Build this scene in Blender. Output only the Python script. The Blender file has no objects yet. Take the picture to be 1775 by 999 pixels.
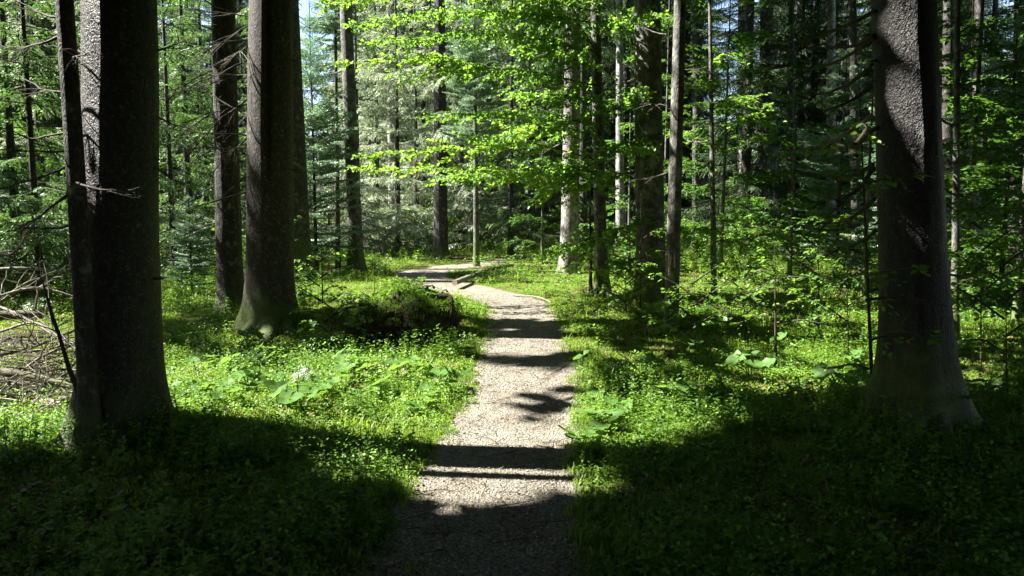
import bpy, math, random
import numpy as np
random.seed(7); R = np.random.default_rng(7)
sc = bpy.context.scene; COL = sc.collection
PI = math.pi
# ------------------------------------------------------------------ camera
F = 1282.0; CAMH = 1.7; HOR = 365.0
PITCH = math.atan((499.5-HOR)/F)
cam = bpy.data.cameras.new('camera'); co = bpy.data.objects.new('camera', cam); COL.objects.link(co)
co.location = (0, 0, CAMH); co.rotation_euler = (PI/2-PITCH, 0, 0)
cam.sensor_width = 36; cam.lens = 36*F/1775; cam.clip_end = 3000; cam.clip_start = 0.05
sc.camera = co
# ------------------------------------------------------------------ light
SUN_EL = math.radians(48); SUN_AZ = math.radians(-84)      # azimuth from +Y, clockwise
S = np.array([math.sin(SUN_AZ)*math.cos(SUN_EL), math.cos(SUN_AZ)*math.cos(SUN_EL), math.sin(SUN_EL)])
w = bpy.data.worlds.new('World'); sc.world = w; w.use_nodes = True
nt = w.node_tree; bg = nt.nodes['Background']
sky = nt.nodes.new('ShaderNodeTexSky'); sky.sky_type = 'NISHITA'; sky.sun_disc = False
sky.sun_elevation = SUN_EL; sky.sun_rotation = SUN_AZ % (2*PI)
nt.links.new(sky.outputs[0], bg.inputs[0]); bg.inputs[1].default_value = 0.05
sl = bpy.data.lights.new('sun', 'SUN'); sl.energy = 5.0; sl.angle = math.radians(0.53); sl.color = (1, .95, .86)
so = bpy.data.objects.new('sun', sl); COL.objects.link(so)
import mathutils
so.rotation_euler = mathutils.Vector(S).to_track_quat('Z', 'Y').to_euler(); so.location = (-20, 0, 30)
vs = sc.view_settings
vs.view_transform = 'Standard'; vs.look = 'None'; vs.gamma = 1; vs.exposure = 2.75; vs.use_curve_mapping = False
sc.render.resolution_x = 1024; sc.render.resolution_y = 576
sc.render.engine = 'CYCLES'
sc.cycles.max_bounces = 6; sc.cycles.diffuse_bounces = 3; sc.cycles.transmission_bounces = 4; sc.cycles.glossy_bounces = 2

# ------------------------------------------------------------------ maths
cP, sP = math.cos(PITCH), math.sin(PITCH)
def ray(u, v):
    x = (u-887.5)/F; z = -(v-499.5)/F
    return np.array([x, cP+z*sP, -sP+z*cP])
def PX(u, v, y):                       # point seen at photo position u, v at depth y
    r = ray(u, v); return np.array([0, 0, CAMH])+r*(y/r[1])
def G(u, v):                           # ground point seen at u, v
    r = ray(u, v); t = CAMH/-r[2]; return np.array([r[0]*t, r[1]*t, 0.0])
def proj(P):
    P = np.asarray(P, float); x = P[..., 0]; y = P[..., 1]; z = P[..., 2]-CAMH
    d = y*cP - z*sP; zz = y*sP + z*cP
    return 887.5+F*x/d, 499.5-F*zz/d, d
def hsh(i, j, k, s):
    a = np.sin(i*127.1+j*311.7+k*74.7+s*19.19)*43758.5453
    return a-np.floor(a)
def vn(x, y, z=0.0, s=0):
    x = np.asarray(x, float); y = np.asarray(y, float)+0*x; z = np.asarray(z, float)+0*x
    i, j, k = np.floor(x), np.floor(y), np.floor(z)
    a, b, c = x-i, y-j, z-k
    a = a*a*(3-2*a); b = b*b*(3-2*b); c = c*c*(3-2*c)
    r = 0
    for di in (0, 1):
        for dj in (0, 1):
            for dk in (0, 1):
                r = r+hsh(i+di, j+dj, k+dk, s)*(a if di else 1-a)*(b if dj else 1-b)*(c if dk else 1-c)
    return r
def fbm(x, y, z=0.0, s=0, o=4):
    r = 0; t = 0; a = 1; f = 1
    for q in range(o):
        r = r+a*vn(x*f, y*f, z*f, s+q*3); t += a; a *= .5; f *= 2.03
    return r/t
def rotm(yaw, pitch, roll):
    yaw, pitch, roll = [np.atleast_1d(np.asarray(a, float)) for a in (yaw, pitch, roll)]
    n = max(len(yaw), len(pitch), len(roll)); yaw = yaw+np.zeros(n); pitch = pitch+np.zeros(n); roll = roll+np.zeros(n)
    cy, sy, cp, sp, cr, sr = np.cos(yaw), np.sin(yaw), np.cos(pitch), np.sin(pitch), np.cos(roll), np.sin(roll)
    # Rz(yaw) * Ry(-pitch) * Rx(roll): x axis goes up with positive pitch
    M = np.empty((n, 3, 3))
    M[:, 0, 0] = cy*cp; M[:, 0, 1] = -sy*cr-cy*sp*sr; M[:, 0, 2] = sy*sr-cy*sp*cr
    M[:, 1, 0] = sy*cp; M[:, 1, 1] = cy*cr-sy*sp*sr; M[:, 1, 2] = -cy*sr-sy*sp*cr
    M[:, 2, 0] = sp; M[:, 2, 1] = cp*sr; M[:, 2, 2] = cp*cr
    return M
class Acc:
    def __init__(s): s.V = []; s.Fs = []; s.n = 0
    def add(s, V, Fc, mi=0):
        V = np.asarray(V, float).reshape(-1, 3); Fc = np.asarray(Fc, int)
        if len(V) == 0 or len(Fc) == 0: return
        s.V.append(V); s.Fs.append((Fc+s.n, mi)); s.n += len(V)
    def scatter(s, V, Fc, pos, M, scale, mi=0):
        V = np.asarray(V, float); Fc = np.asarray(Fc, int); m = len(pos)
        if m == 0: return
        scale = np.asarray(scale, float)
        if scale.ndim == 0: scale = np.full(m, float(scale))
        sc_ = scale[:, None, None] if scale.ndim == 1 else scale[:, None, :]
        W = np.einsum('mij,mnj->mni', M, V[None]*sc_)+np.asarray(pos)[:, None, :]
        Fa = Fc[None]+(np.arange(m)*len(V))[:, None, None]
        s.add(W.reshape(-1, 3), Fa.reshape(-1, Fc.shape[1]), mi)
    def build(s, name, mats, parent=None, smooth=False, loc=None, link=True):
        me = bpy.data.meshes.new(name); V = np.concatenate(s.V) if s.V else np.zeros((0, 3))
        if loc is not None: V = V-np.asarray(loc)[None]
        me.vertices.add(len(V)); me.vertices.foreach_set('co', V.ravel())
        if s.Fs:
            li = np.concatenate([f.ravel() for f, _ in s.Fs]); ks = np.concatenate([np.full(len(f), f.shape[1]) for f, _ in s.Fs])
            mi = np.concatenate([np.full(len(f), m) for f, m in s.Fs])
            me.loops.add(len(li)); me.loops.foreach_set('vertex_index', li)
            me.polygons.add(len(ks)); me.polygons.foreach_set('loop_start', np.concatenate([[0], np.cumsum(ks)[:-1]]))
            me.polygons.foreach_set('material_index', mi)
            if smooth: me.polygons.foreach_set('use_smooth', np.ones(len(ks), bool))
            else: me.polygons.foreach_set('use_smooth', np.zeros(len(ks), bool))
        for m in mats: me.materials.append(m)
        me.update(calc_edges=True)
        o = bpy.data.objects.new(name, me)
        if link: COL.objects.link(o)
        if parent: o.parent = parent
        elif loc is not None: o.location = loc
        return o
def tube(P, r, sides=6, cap=False, rough=None):
    P = np.asarray(P, float); n = len(P); r = np.zeros(n)+r
    T = np.gradient(P, axis=0); T /= np.linalg.norm(T, axis=1)[:, None]+1e-9
    m = np.abs(T.mean(0)); ref = np.zeros(3); ref[int(np.argmin(m))] = 1
    A = np.cross(T, ref); A /= np.linalg.norm(A, axis=1)[:, None]+1e-9; B = np.cross(T, A)
    th = np.linspace(0, 2*PI, sides, endpoint=False)
    V = P[:, None, :]+r[:, None, None]*(np.cos(th)[None, :, None]*A[:, None, :]+np.sin(th)[None, :, None]*B[:, None, :])
    i = np.arange(n-1)[:, None]*sides; j = np.arange(sides)[None]; k = (j+1) % sides
    Fq = np.stack([i+j, i+k, i+sides+k, i+sides+j], -1).reshape(-1, 4)
    return V.reshape(-1, 3), Fq
def tag(o, label=None, cat=None, group=None, kind=None):
    if label: o['label'] = label
    if cat: o['category'] = cat
    if group: o['group'] = group
    if kind: o['kind'] = kind
    return o
def empty(name, loc, rz=0, **k):
    o = bpy.data.objects.new(name, None); COL.objects.link(o); o.location = loc; o.rotation_euler = (0, 0, rz)
    o.empty_display_size = .2; return tag(o, **k)
def smooth_pts(P, n):
    P = np.asarray(P, float); t = np.linspace(0, len(P)-1, n); out = []
    Q = np.vstack([2*P[0]-P[1], P, 2*P[-1]-P[-2]])
    for a in t:
        i = min(int(a), len(P)-2); f = a-i; p0, p1, p2, p3 = Q[i], Q[i+1], Q[i+2], Q[i+3]
        out.append(.5*((2*p1)+(-p0+p2)*f+(2*p0-5*p1+4*p2-p3)*f*f+(-p0+3*p1-3*p2+p3)*f**3))
    return np.array(out)

# ------------------------------------------------------------------ materials
def newmat(name):
    m = bpy.data.materials.new(name); m.use_nodes = True; t = m.node_tree
    for n in list(t.nodes): t.nodes.remove(n)
    return m, t, t.nodes.new('ShaderNodeOutputMaterial')
def N(t, ty, **k):
    n = t.nodes.new(ty)
    for a, b in k.items(): setattr(n, a, b)
    return n
def mixc(t, fac, a, b, bt='MIX'):
    m = N(t, 'ShaderNodeMix', data_type='RGBA', blend_type=bt)
    for s, v in ((m.inputs[0], fac), (m.inputs[6], a), (m.inputs[7], b)):
        if hasattr(v, 'links'): t.links.new(v, s)
        elif isinstance(v, (int, float)): s.default_value = v
        else: s.default_value = (*v, 1)
    return m.outputs[2]
def noise(t, scale, detail=4, rough=.55, vec=None, dist=0):
    n = N(t, 'ShaderNodeTexNoise'); n.inputs['Scale'].default_value = scale; n.inputs['Detail'].default_value = detail
    n.inputs['Roughness'].default_value = rough; n.inputs['Distortion'].default_value = dist
    if vec is not None: t.links.new(vec, n.inputs['Vector'])
    return n.outputs['Fac']
def mrange(t, v, a, b, c=0, d=1):
    m = N(t, 'ShaderNodeMapRange'); t.links.new(v, m.inputs[0])
    for i, x in enumerate((a, b, c, d)): m.inputs[i+1].default_value = x
    return m.outputs[0]
def math_(t, op, a, b=None):
    m = N(t, 'ShaderNodeMath', operation=op)
    for s, v in ((m.inputs[0], a), (m.inputs[1], b)):
        if v is None: continue
        if hasattr(v, 'links'): t.links.new(v, s)
        else: s.default_value = v
    return m.outputs[0]
def leafmat(name, c1, c2, trans, tf=.45, gloss=.04, rough=.5):
    m, t, out = newmat(name)
    geo = N(t, 'ShaderNodeNewGeometry'); tc = N(t, 'ShaderNodeTexCoord')
    nz = noise(t, .6, 2, vec=tc.outputs['Object'])
    f = math_(t, 'ADD', math_(t, 'MULTIPLY', geo.outputs['Random Per Island'], .65), math_(t, 'MULTIPLY', mrange(t, nz, .35, .65), .35))
    col = mixc(t, f, c1, c2)
    tcol = mixc(t, f, tuple(a*.75 for a in trans), trans)
    d = N(t, 'ShaderNodeBsdfDiffuse'); t.links.new(col, d.inputs[0])
    tr = N(t, 'ShaderNodeBsdfTranslucent'); t.links.new(tcol, tr.inputs[0])
    g = N(t, 'ShaderNodeBsdfGlossy'); g.inputs['Roughness'].default_value = rough; g.inputs[0].default_value = (.9, .95, .9, 1)
    m1 = N(t, 'ShaderNodeMixShader'); m1.inputs[0].default_value = tf
    t.links.new(d.outputs[0], m1.inputs[1]); t.links.new(tr.outputs[0], m1.inputs[2])
    m2 = N(t, 'ShaderNodeMixShader'); m2.inputs[0].default_value = gloss
    t.links.new(m1.outputs[0], m2.inputs[1]); t.links.new(g.outputs[0], m2.inputs[2])
    t.links.new(m2.outputs[0], out.inputs[0]); return m
def barkmat(name, dark, light, lichen=.35, moss_h=.6, moss=.5, scale=16, bump=.5, bd=.02, lc=(.22, .235, .21), patch=None, zs=.42, rough=.72, wob=.16, lsc=7):
    m, t, out = newmat(name); tc = N(t, 'ShaderNodeTexCoord')
    mp = N(t, 'ShaderNodeMapping'); t.links.new(tc.outputs['Object'], mp.inputs[0]); mp.inputs['Scale'].default_value = (1, 1, zs)
    wn = N(t, 'ShaderNodeTexNoise'); wn.inputs['Scale'].default_value = 9; t.links.new(mp.outputs[0], wn.inputs['Vector'])
    wv = N(t, 'ShaderNodeVectorMath', operation='MULTIPLY_ADD'); t.links.new(wn.outputs['Color'], wv.inputs[0])
    wv.inputs[1].default_value = (wob,)*3; t.links.new(mp.outputs[0], wv.inputs[2])
    vo = N(t, 'ShaderNodeTexVoronoi', feature='DISTANCE_TO_EDGE'); vo.inputs['Scale'].default_value = scale
    t.links.new(wv.outputs[0], vo.inputs['Vector'])
    vc = N(t, 'ShaderNodeTexVoronoi', feature='F1'); vc.inputs['Scale'].default_value = scale; t.links.new(wv.outputs[0], vc.inputs['Vector'])
    crack = math_(t, 'MULTIPLY', mrange(t, vo.outputs['Distance'], 0, .3), mrange(t, noise(t, 9, 4, .7, tc.outputs['Object']), .25, .6, .35, 1))
    fine = noise(t, 60, 5, .65, mp.outputs[0]); big = noise(t, 2.2, 4, .6, tc.outputs['Object'])
    sepc = N(t, 'ShaderNodeSeparateColor'); t.links.new(vc.outputs['Color'], sepc.inputs[0])
    base = mixc(t, math_(t, 'MULTIPLY', crack, mrange(t, math_(t, 'ADD', fine, math_(t, 'MULTIPLY', sepc.outputs[0], .35)), .4, .85)), dark, light)
    lf = math_(t, 'MULTIPLY', mrange(t, noise(t, lsc, 6, .75, tc.outputs['Object']), .62-lichen*.3, .72-lichen*.25), mrange(t, big, .35, .6))
    base = mixc(t, math_(t, 'MULTIPLY', lf, .8), base, lc)
    if patch:
        pf = mrange(t, noise(t, 5, 4, .6, tc.outputs['Object']), .62, .67)
        base = mixc(t, math_(t, 'MULTIPLY', pf, .7), base, patch)
    sx = N(t, 'ShaderNodeSeparateXYZ'); t.links.new(tc.outputs['Object'], sx.inputs[0])
    mh = mrange(t, math_(t, 'ADD', sx.outputs[2], math_(t, 'MULTIPLY', noise(t, 4, 5, .65, tc.outputs['Object']), -moss_h*2.2)), -moss_h*.1, -moss_h*.7)
    mf = math_(t, 'MULTIPLY', mh, moss)
    mossc = mixc(t, noise(t, 30, 4), (.025, .05, .008), (.12, .17, .02))
    base = mixc(t, mf, base, mossc)
    p = N(t, 'ShaderNodeBsdfPrincipled'); t.links.new(base, p.inputs['Base Color']); p.inputs['Roughness'].default_value = rough
    p.inputs['Specular IOR Level'].default_value = .4
    hgt = math_(t, 'ADD', math_(t, 'MULTIPLY', crack, .45), math_(t, 'MULTIPLY', fine, 1.2))
    hgt = math_(t, 'ADD', hgt, math_(t, 'MULTIPLY', noise(t, scale*.5, 5, .7, mp.outputs[0], 1.0), 1.1))
    hgt = math_(t, 'ADD', hgt, math_(t, 'MULTIPLY', sepc.outputs[1], .6))
    b = N(t, 'ShaderNodeBump'); b.inputs['Strength'].default_value = bump; b.inputs['Distance'].default_value = bd
    t.links.new(hgt, b.inputs['Height']); t.links.new(b.outputs[0], p.inputs['Normal'])
    t.links.new(p.outputs[0], out.inputs[0]); return m
def simplemat(name, c1, c2, sc1=12, rough=.85, bump=.4, bd=.01, vec='Object', c3=None):
    m, t, out = newmat(name); tc = N(t, 'ShaderNodeTexCoord')
    n1 = noise(t, sc1, 6, .65, tc.outputs[vec])
    col = mixc(t, mrange(t, n1, .35, .65), c1, c2)
    if c3: col = mixc(t, mrange(t, noise(t, sc1*.23, 4, .6, tc.outputs[vec]), .5, .6), col, c3)
    p = N(t, 'ShaderNodeBsdfPrincipled'); t.links.new(col, p.inputs['Base Color']); p.inputs['Roughness'].default_value = rough
    p.inputs['Specular IOR Level'].default_value = .25
    b = N(t, 'ShaderNodeBump'); b.inputs['Strength'].default_value = bump; b.inputs['Distance'].default_value = bd
    t.links.new(noise(t, sc1*3, 6, .7, tc.outputs[vec]), b.inputs['Height']); t.links.new(b.outputs[0], p.inputs['Normal'])
    t.links.new(p.outputs[0], out.inputs[0]); return m
M = dict(
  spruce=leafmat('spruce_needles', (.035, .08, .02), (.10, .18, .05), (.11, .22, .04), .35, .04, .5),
  shade_spruce=leafmat('shade_tinted_spruce_needles', (.014, .034, .012), (.045, .085, .028), (.05, .10, .02), .28, .02, .5),  # darker needle copy: the background's shade is put into the colour
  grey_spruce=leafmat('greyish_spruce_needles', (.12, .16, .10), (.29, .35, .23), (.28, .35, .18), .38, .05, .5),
  fir=leafmat('blue_green_fir_needles', (.09, .16, .10), (.21, .31, .19), (.20, .34, .15), .35, .06, .45),
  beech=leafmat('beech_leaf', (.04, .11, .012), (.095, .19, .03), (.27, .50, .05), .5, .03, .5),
  beech_shade=leafmat('shade_tinted_beech_leaf', (.025, .08, .010), (.065, .14, .022), (.14, .30, .03), .45, .02, .5),  # beech leaf darkened, forest shade painted into its colour
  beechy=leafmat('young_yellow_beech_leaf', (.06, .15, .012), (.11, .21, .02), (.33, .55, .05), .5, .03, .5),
  herb=leafmat('herb_leaf', (.035, .10, .010), (.11, .20, .02), (.20, .40, .02), .38, .025, .55),
  sorrel=leafmat('sorrel_leaf', (.06, .14, .012), (.17, .26, .025), (.28, .50, .03), .38, .025, .55),
  grass=leafmat('grass_blade', (.08, .15, .015), (.20, .27, .035), (.30, .46, .04), .38, .025, .55),
  bigleaf=leafmat('butterbur_leaf', (.045, .12, .025), (.11, .19, .04), (.20, .36, .05), .4, .015, .5),
  litter=leafmat('dead_leaf', (.06, .035, .02), (.20, .13, .07), (.12, .07, .03), .15, .03, .5),
  petal=leafmat('white_petal', (.65, .65, .68), (.8, .8, .8), (.5, .5, .5), .3, .02, .5),
  bark_s=barkmat('spruce_bark', (.012, .010, .009), (.075, .065, .055), .30, .6, .5, 34, .7, .018),
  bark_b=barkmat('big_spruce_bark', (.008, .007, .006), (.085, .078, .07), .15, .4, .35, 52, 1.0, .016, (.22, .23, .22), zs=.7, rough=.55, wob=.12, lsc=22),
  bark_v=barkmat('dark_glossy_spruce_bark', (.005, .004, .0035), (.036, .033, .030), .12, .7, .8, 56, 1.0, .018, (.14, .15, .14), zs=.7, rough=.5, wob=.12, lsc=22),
  bark_d=barkmat('split_spruce_bark', (.014, .011, .009), (.095, .08, .066), .2, .5, .8, 46, .6, .012, lsc=18),
  bark_f=barkmat('fir_bark', (.03, .026, .022), (.15, .135, .115), .55, 1.1, .75, 13, .6, .02),
  bark_m=barkmat('mossy_bark', (.02, .018, .012), (.10, .09, .07), .3, 1.2, .75, 14, .7, .03),
  bark_p=barkmat('pale_lichen_bark', (.06, .055, .05), (.27, .255, .235), .75, .5, .5, 10, .5, .015, (.38, .38, .36)),
  bark_o=barkmat('pale_bark_with_orange_scars', (.06, .055, .05), (.27, .25, .23), .6, .4, .5, 8, .6, .02, (.38, .37, .36), (.30, .10, .03)),
  twig=simplemat('dark_twig', (.02, .016, .012), (.07, .06, .045), 25, .85, .4, .003),
  dead=simplemat('grey_dead_wood', (.07, .06, .05), (.24, .22, .19), 16, .85, .9, .01),
  deadm=simplemat('mossy_dead_wood', (.03, .028, .018), (.12, .11, .08), 14, .9, .6, .008, c3=(.09, .12, .02)),
  wood=simplemat('split_pale_wood', (.35, .28, .2), (.6, .52, .4), 20, .7, .4, .004),
  moss=simplemat('moss', (.02, .045, .006), (.10, .15, .018), 22, .95, .9, .03),
  mound=simplemat('mossy_stump_wood', (.014, .012, .008), (.045, .035, .022), 8, .95, .9, .04, c3=(.045, .07, .012)),
)
def groundmat():
    m, t, out = newmat('forest_floor'); tc = N(t, 'ShaderNodeTexCoord'); v = tc.outputs['Object']
    soil = mixc(t, mrange(t, noise(t, 26, 6, .7, v), .35, .7), (.018, .013, .008), (.085, .06, .038))
    mossc = mixc(t, mrange(t, noise(t, 45, 5, .7, v), .3, .7), (.03, .055, .006), (.12, .16, .02))
    f = mrange(t, noise(t, .9, 5, .6, v), .36, .50)
    col = mixc(t, f, soil, mossc)
    p = N(t, 'ShaderNodeBsdfPrincipled'); t.links.new(col, p.inputs['Base Color']); p.inputs['Roughness'].default_value = .95
    p.inputs['Specular IOR Level'].default_value = .15
    b = N(t, 'ShaderNodeBump'); b.inputs['Strength'].default_value = 1; b.inputs['Distance'].default_value = .05
    t.links.new(noise(t, 30, 7, .75, v), b.inputs['Height']); t.links.new(b.outputs[0], p.inputs['Normal'])
    t.links.new(p.outputs[0], out.inputs[0]); return m
def pathmat():
    m, t, out = newmat('gravel_path'); tc = N(t, 'ShaderNodeTexCoord'); v = tc.outputs['Object']
    vo = N(t, 'ShaderNodeTexVoronoi'); vo.inputs['Scale'].default_value = 75; t.links.new(v, vo.inputs['Vector'])
    sp = N(t, 'ShaderNodeSeparateColor'); t.links.new(vo.outputs['Color'], sp.inputs[0])
    stone = mixc(t, sp.outputs[0], (.075, .068, .052), (.26, .235, .185))
    col = mixc(t, mrange(t, noise(t, 1.6, 6, .65, v), .38, .60), stone, (.115, .098, .07))
    col = mixc(t, math_(t, 'MULTIPLY', mrange(t, noise(t, 120, 3, .6, v), .45, .7), .5), col, (.12, .10, .08))
    p = N(t, 'ShaderNodeBsdfPrincipled'); t.links.new(col, p.inputs['Base Color']); p.inputs['Roughness'].default_value = .8
    b = N(t, 'ShaderNodeBump'); b.inputs['Strength'].default_value = .9; b.inputs['Distance'].default_value = .012
    h = math_(t, 'ADD', math_(t, 'MULTIPLY', vo.outputs['Distance'], -1.2), noise(t, 18, 6, .7, v))
    t.links.new(h, b.inputs['Height']); t.links.new(b.outputs[0], p.inputs['Normal'])
    t.links.new(p.outputs[0], out.inputs[0]); return m
def gravelmat():
    m, t, out = newmat('gravel_stone'); geo = N(t, 'ShaderNodeNewGeometry')
    col = mixc(t, geo.outputs['Random Per Island'], (.05, .045, .036), (.32, .295, .245))
    p = N(t, 'ShaderNodeBsdfPrincipled'); t.links.new(col, p.inputs['Base Color']); p.inputs['Roughness'].default_value = .75
    t.links.new(p.outputs[0], out.inputs[0]); return m
M['ground'] = groundmat(); M['path'] = pathmat(); M['gravel'] = gravelmat()

# ------------------------------------------------------------------ terrain and path
CL = [(790, 1120, .46), (815, 999, .46), (840, 900, .46), (873, 800, .46), (907, 700, .46), (910, 620, .46), (907, 560, .46), (897, 530, .50), (858, 514, .55),
      (800, 500, .60), (742, 487, .62), (728, 477, .62), (765, 466, .62), (830, 459, .6), (880, 452, .55), (930, 444, .5)]
CP = np.array([G(u, v)[:2] for u, v, _ in CL]); CP = np.vstack([[CP[0, 0]-.45, -3.0], CP])
cw = np.array([.46]+[c[2] for c in CL])
cp3 = smooth_pts(np.c_[CP, cw], 260); CP = cp3[:, :2]; CWd = cp3[:, 2]
def pathdist(x, y):                    # signed distance to the path's edge (negative inside)
    x = np.asarray(x, float).ravel(); y = np.asarray(y, float).ravel(); best = np.full(x.shape, 1e9)
    A = CP[:-1]; B = CP[1:]
    for a, b, wd in zip(A[::2], B[1::2] if len(B) % 2 == 0 else np.vstack([B[1::2], B[-1:]]), CWd[::2]):
        ab = b-a; t = np.clip(((x-a[0])*ab[0]+(y-a[1])*ab[1])/(ab@ab+1e-9), 0, 1)
        best = np.minimum(best, np.hypot(x-a[0]-t*ab[0], y-a[1]-t*ab[1])-wd)
    return best+(fbm(x*2.2, y*2.2, s=5, o=3)-.5)*.28
MND = G(660, 597); BNK = G(560, 575)
def hbase(x, y):
    x = np.asarray(x, float); y = np.asarray(y, float)
    far = np.clip((np.hypot(x, y)-3)/12, 0, 1)
    h = (fbm(x*.35, y*.35, s=1, o=3)-.5)*.25*far+(fbm(x*1.7, y*1.7, s=2, o=3)-.5)*.10
    h = h+.28*np.exp(-(((x-BNK[0])/.8)**2+((y-BNK[1]-.6)/.9)**2))
    h = h+.12*np.exp(-(((x+2.6)/.9)**2+((y-5.3)/.8)**2))+.14*np.exp(-(((x-3.0)/.9)**2+((y-5.4)/.8)**2))
    h = h+np.clip((y-38)/60, 0, 1)*1.5
    return h
def Hs(x, y):
    x = np.asarray(x, float); y = np.asarray(y, float); d = pathdist(x, y).reshape(x.shape)
    k = np.clip((d+.1)/.9, 0, 1); k = k*k*(3-2*k)
    return hbase(x, y)*(k*.9+.1)+k*.02
def gz(x, y): return float(Hs(np.array([x]), np.array([y]))[0])

def grid_mesh(xs, ys, name, mat, zf):
    X, Y = np.meshgrid(xs, ys); Z = zf(X.ravel(), Y.ravel()).reshape(X.shape); a = Acc()
    nx, ny = len(xs), len(ys); i = np.arange(ny-1)[:, None]*nx+np.arange(nx-1)[None]
    a.add(np.stack([X, Y, Z], -1), np.stack([i, i+1, i+nx+1, i+nx], -1).reshape(-1, 4)); return a.build(name, [mat], smooth=True)
def warp(n, lo, hi, k):                # denser near zero
    t = np.linspace(-1, 1, n); r = np.sinh(t*k)/math.sinh(k); return np.where(r < 0, -r*lo, r*hi)
xs = warp(330, -400, 400, 6.0); ys = np.concatenate([np.linspace(-400, -6, 12), np.arange(-5, 16, .07), np.arange(16, 42, .22), np.geomspace(42.3, 600, 40)])
def zg(x, y):
    d = pathdist(x, y); return Hs(x, y)-.035*(d < -.02)
tag(grid_mesh(xs, ys, 'ground', M['ground'], zg), kind='structure', label='mossy forest floor with brown litter under the trees')
# path: strip following the centre line
tt = np.gradient(CP, axis=0); tt /= np.linalg.norm(tt, axis=1)[:, None]; nn = np.c_[-tt[:, 1], tt[:, 0]]
lat = np.linspace(-1, 1, 15); a = Acc(); V = []
dense = smooth_pts(np.c_[CP, nn, CWd], 900)
for k, q in enumerate(dense):
    e = q[4]+.16
    P = q[None, :2]-q[None, 2:4]*lat[:, None]*e
    V.append(np.c_[P, Hs(P[:, 0], P[:, 1])+.004-(np.abs(lat) > .99)*.05])
V = np.array(V); n0, n1 = V.shape[:2]; i = np.arange(n0-1)[:, None]*n1+np.arange(n1-1)[None]
a.add(V, np.stack([i, i+1, i+n1+1, i+n1], -1).reshape(-1, 4))
tag(a.build('path', [M['path']], smooth=True), kind='structure', label='pale gravel footpath winding into the woods')

# ------------------------------------------------------------------ where the sun gets through the canopy
e1 = np.cross(S, [0, 0, 1.0]); e1 /= np.linalg.norm(e1); e2 = np.cross(S, e1)
CELL = .13; GN = 1400
sunmin = np.full((GN, GN), 1e9)
def cells(P):
    P = np.asarray(P); i = ((P@e1)/CELL).astype(int)+GN//2; j = ((P@e2)/CELL).astype(int)+GN//2
    return np.clip(i, 0, GN-1), np.clip(j, 0, GN-1), P@S
def open_sun(P, grow=1):
    i, j, s = cells(P)
    for di in range(-grow, grow+1):
        for dj in range(-grow, grow+1): np.minimum.at(sunmin, (np.clip(i+di, 0, GN-1), np.clip(j+dj, 0, GN-1)), s)
def blocked_ok(P, margin=1.2):         # True where foliage may stay
    i, j, s = cells(P); return ~(s > sunmin[i, j]+margin)
def inpoly(u, v, poly):
    c = np.zeros(u.shape, bool); n = len(poly)
    for k in range(n):
        x1, y1 = poly[k]; x2, y2 = poly[(k+1) % n]
        c ^= ((y1 > v) != (y2 > v)) & (u < (x2-x1)*(v-y1)/((y2-y1)+1e-9)+x1)
    return c
LIT = [  # photo polygon of ground, share of it the sun reaches, patch stretch
  ([(285, 742), (282, 655), (400, 648), (520, 645), (640, 628), (770, 640), (850, 660), (850, 700), (800, 745), (760, 806), (690, 806), (600, 785), (450, 752), (330, 742)], .97),
  ([(560, 600), (860, 590), (860, 660), (560, 640)], .30),
  ([(755, 806), (985, 800), (985, 725), (835, 725)], .7),
  ([(835, 725), (985, 725), (970, 600), (845, 600)], .46),
  ([(845, 600), (970, 600), (950, 535), (855, 535)], .3),
  ([(730, 845), (990, 838), (990, 812), (740, 818)], .40),
  ([(600, 999), (1000, 999), (990, 845), (700, 850)], .26),
  ([(555, 440), (700, 428), (900, 428), (1040, 440), (1020, 518), (870, 528), (780, 512), (690, 500), (560, 498)], .90),
  ([(270, 435), (430, 430), (430, 480), (380, 540), (275, 545)], .85),
  ([(430, 430), (590, 430), (570, 500), (430, 510)], .85),
  ([(0, 560), (145, 580), (135, 790), (0, 800)], .86),
  ([(0, 420), (270, 420), (270, 580), (0, 580)], .6),
  ([(280, 560), (560, 540), (560, 650), (280, 650)], .5),
  ([(960, 560), (1180, 575), (1520, 600), (1510, 700), (1000, 790), (985, 700)], .52),
  ([(1000, 720), (1510, 690), (1510, 740), (1000, 800)], .66),
  ([(1340, 590), (1515, 640), (1515, 750), (1340, 720)], .75),
  ([(1650, 560), (1775, 560), (1775, 720), (1690, 720)], .5),
  ([(1180, 480), (1520, 470), (1520, 600), (1180, 570)], .12),
  ([(1000, 440), (1110, 440), (1110, 520), (1010, 520)], .15),
  ([(290, 780), (700, 820), (640, 999), (100, 999), (200, 800)], .015),
]
uu, vv = np.meshgrid(np.arange(-100, 1880, 5.0), np.concatenate([np.arange(428, 560, 1.5), np.arange(560, 1000, 3.5)])); uu = uu.ravel(); vv = vv.ravel()
rr = np.array([G(a_, b_) for a_, b_ in zip(uu, vv)])
pat = fbm(rr[:, 0]*1.5, rr[:, 1]*4.8, s=11, o=4)
rank = np.argsort(np.argsort(pat))/len(pat)
pr = np.zeros(len(uu)); jv = (fbm(rr[:, 0]*1.6, rr[:, 1]*1.6, s=41, o=4)-.5)*np.clip((vv-420)*.30, 8, 110); ju = (fbm(rr[:, 0]*1.6, rr[:, 1]*1.6, s=47, o=4)-.5)*60
for poly, p_ in LIT: pr = np.maximum(pr, np.where(inpoly(uu+ju, vv+jv, poly), p_, 0))
pr = np.where(inpoly(uu, vv, [(590, 505), (800, 500), (815, 560), (800, 610), (590, 612)]), 0, pr)
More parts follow.
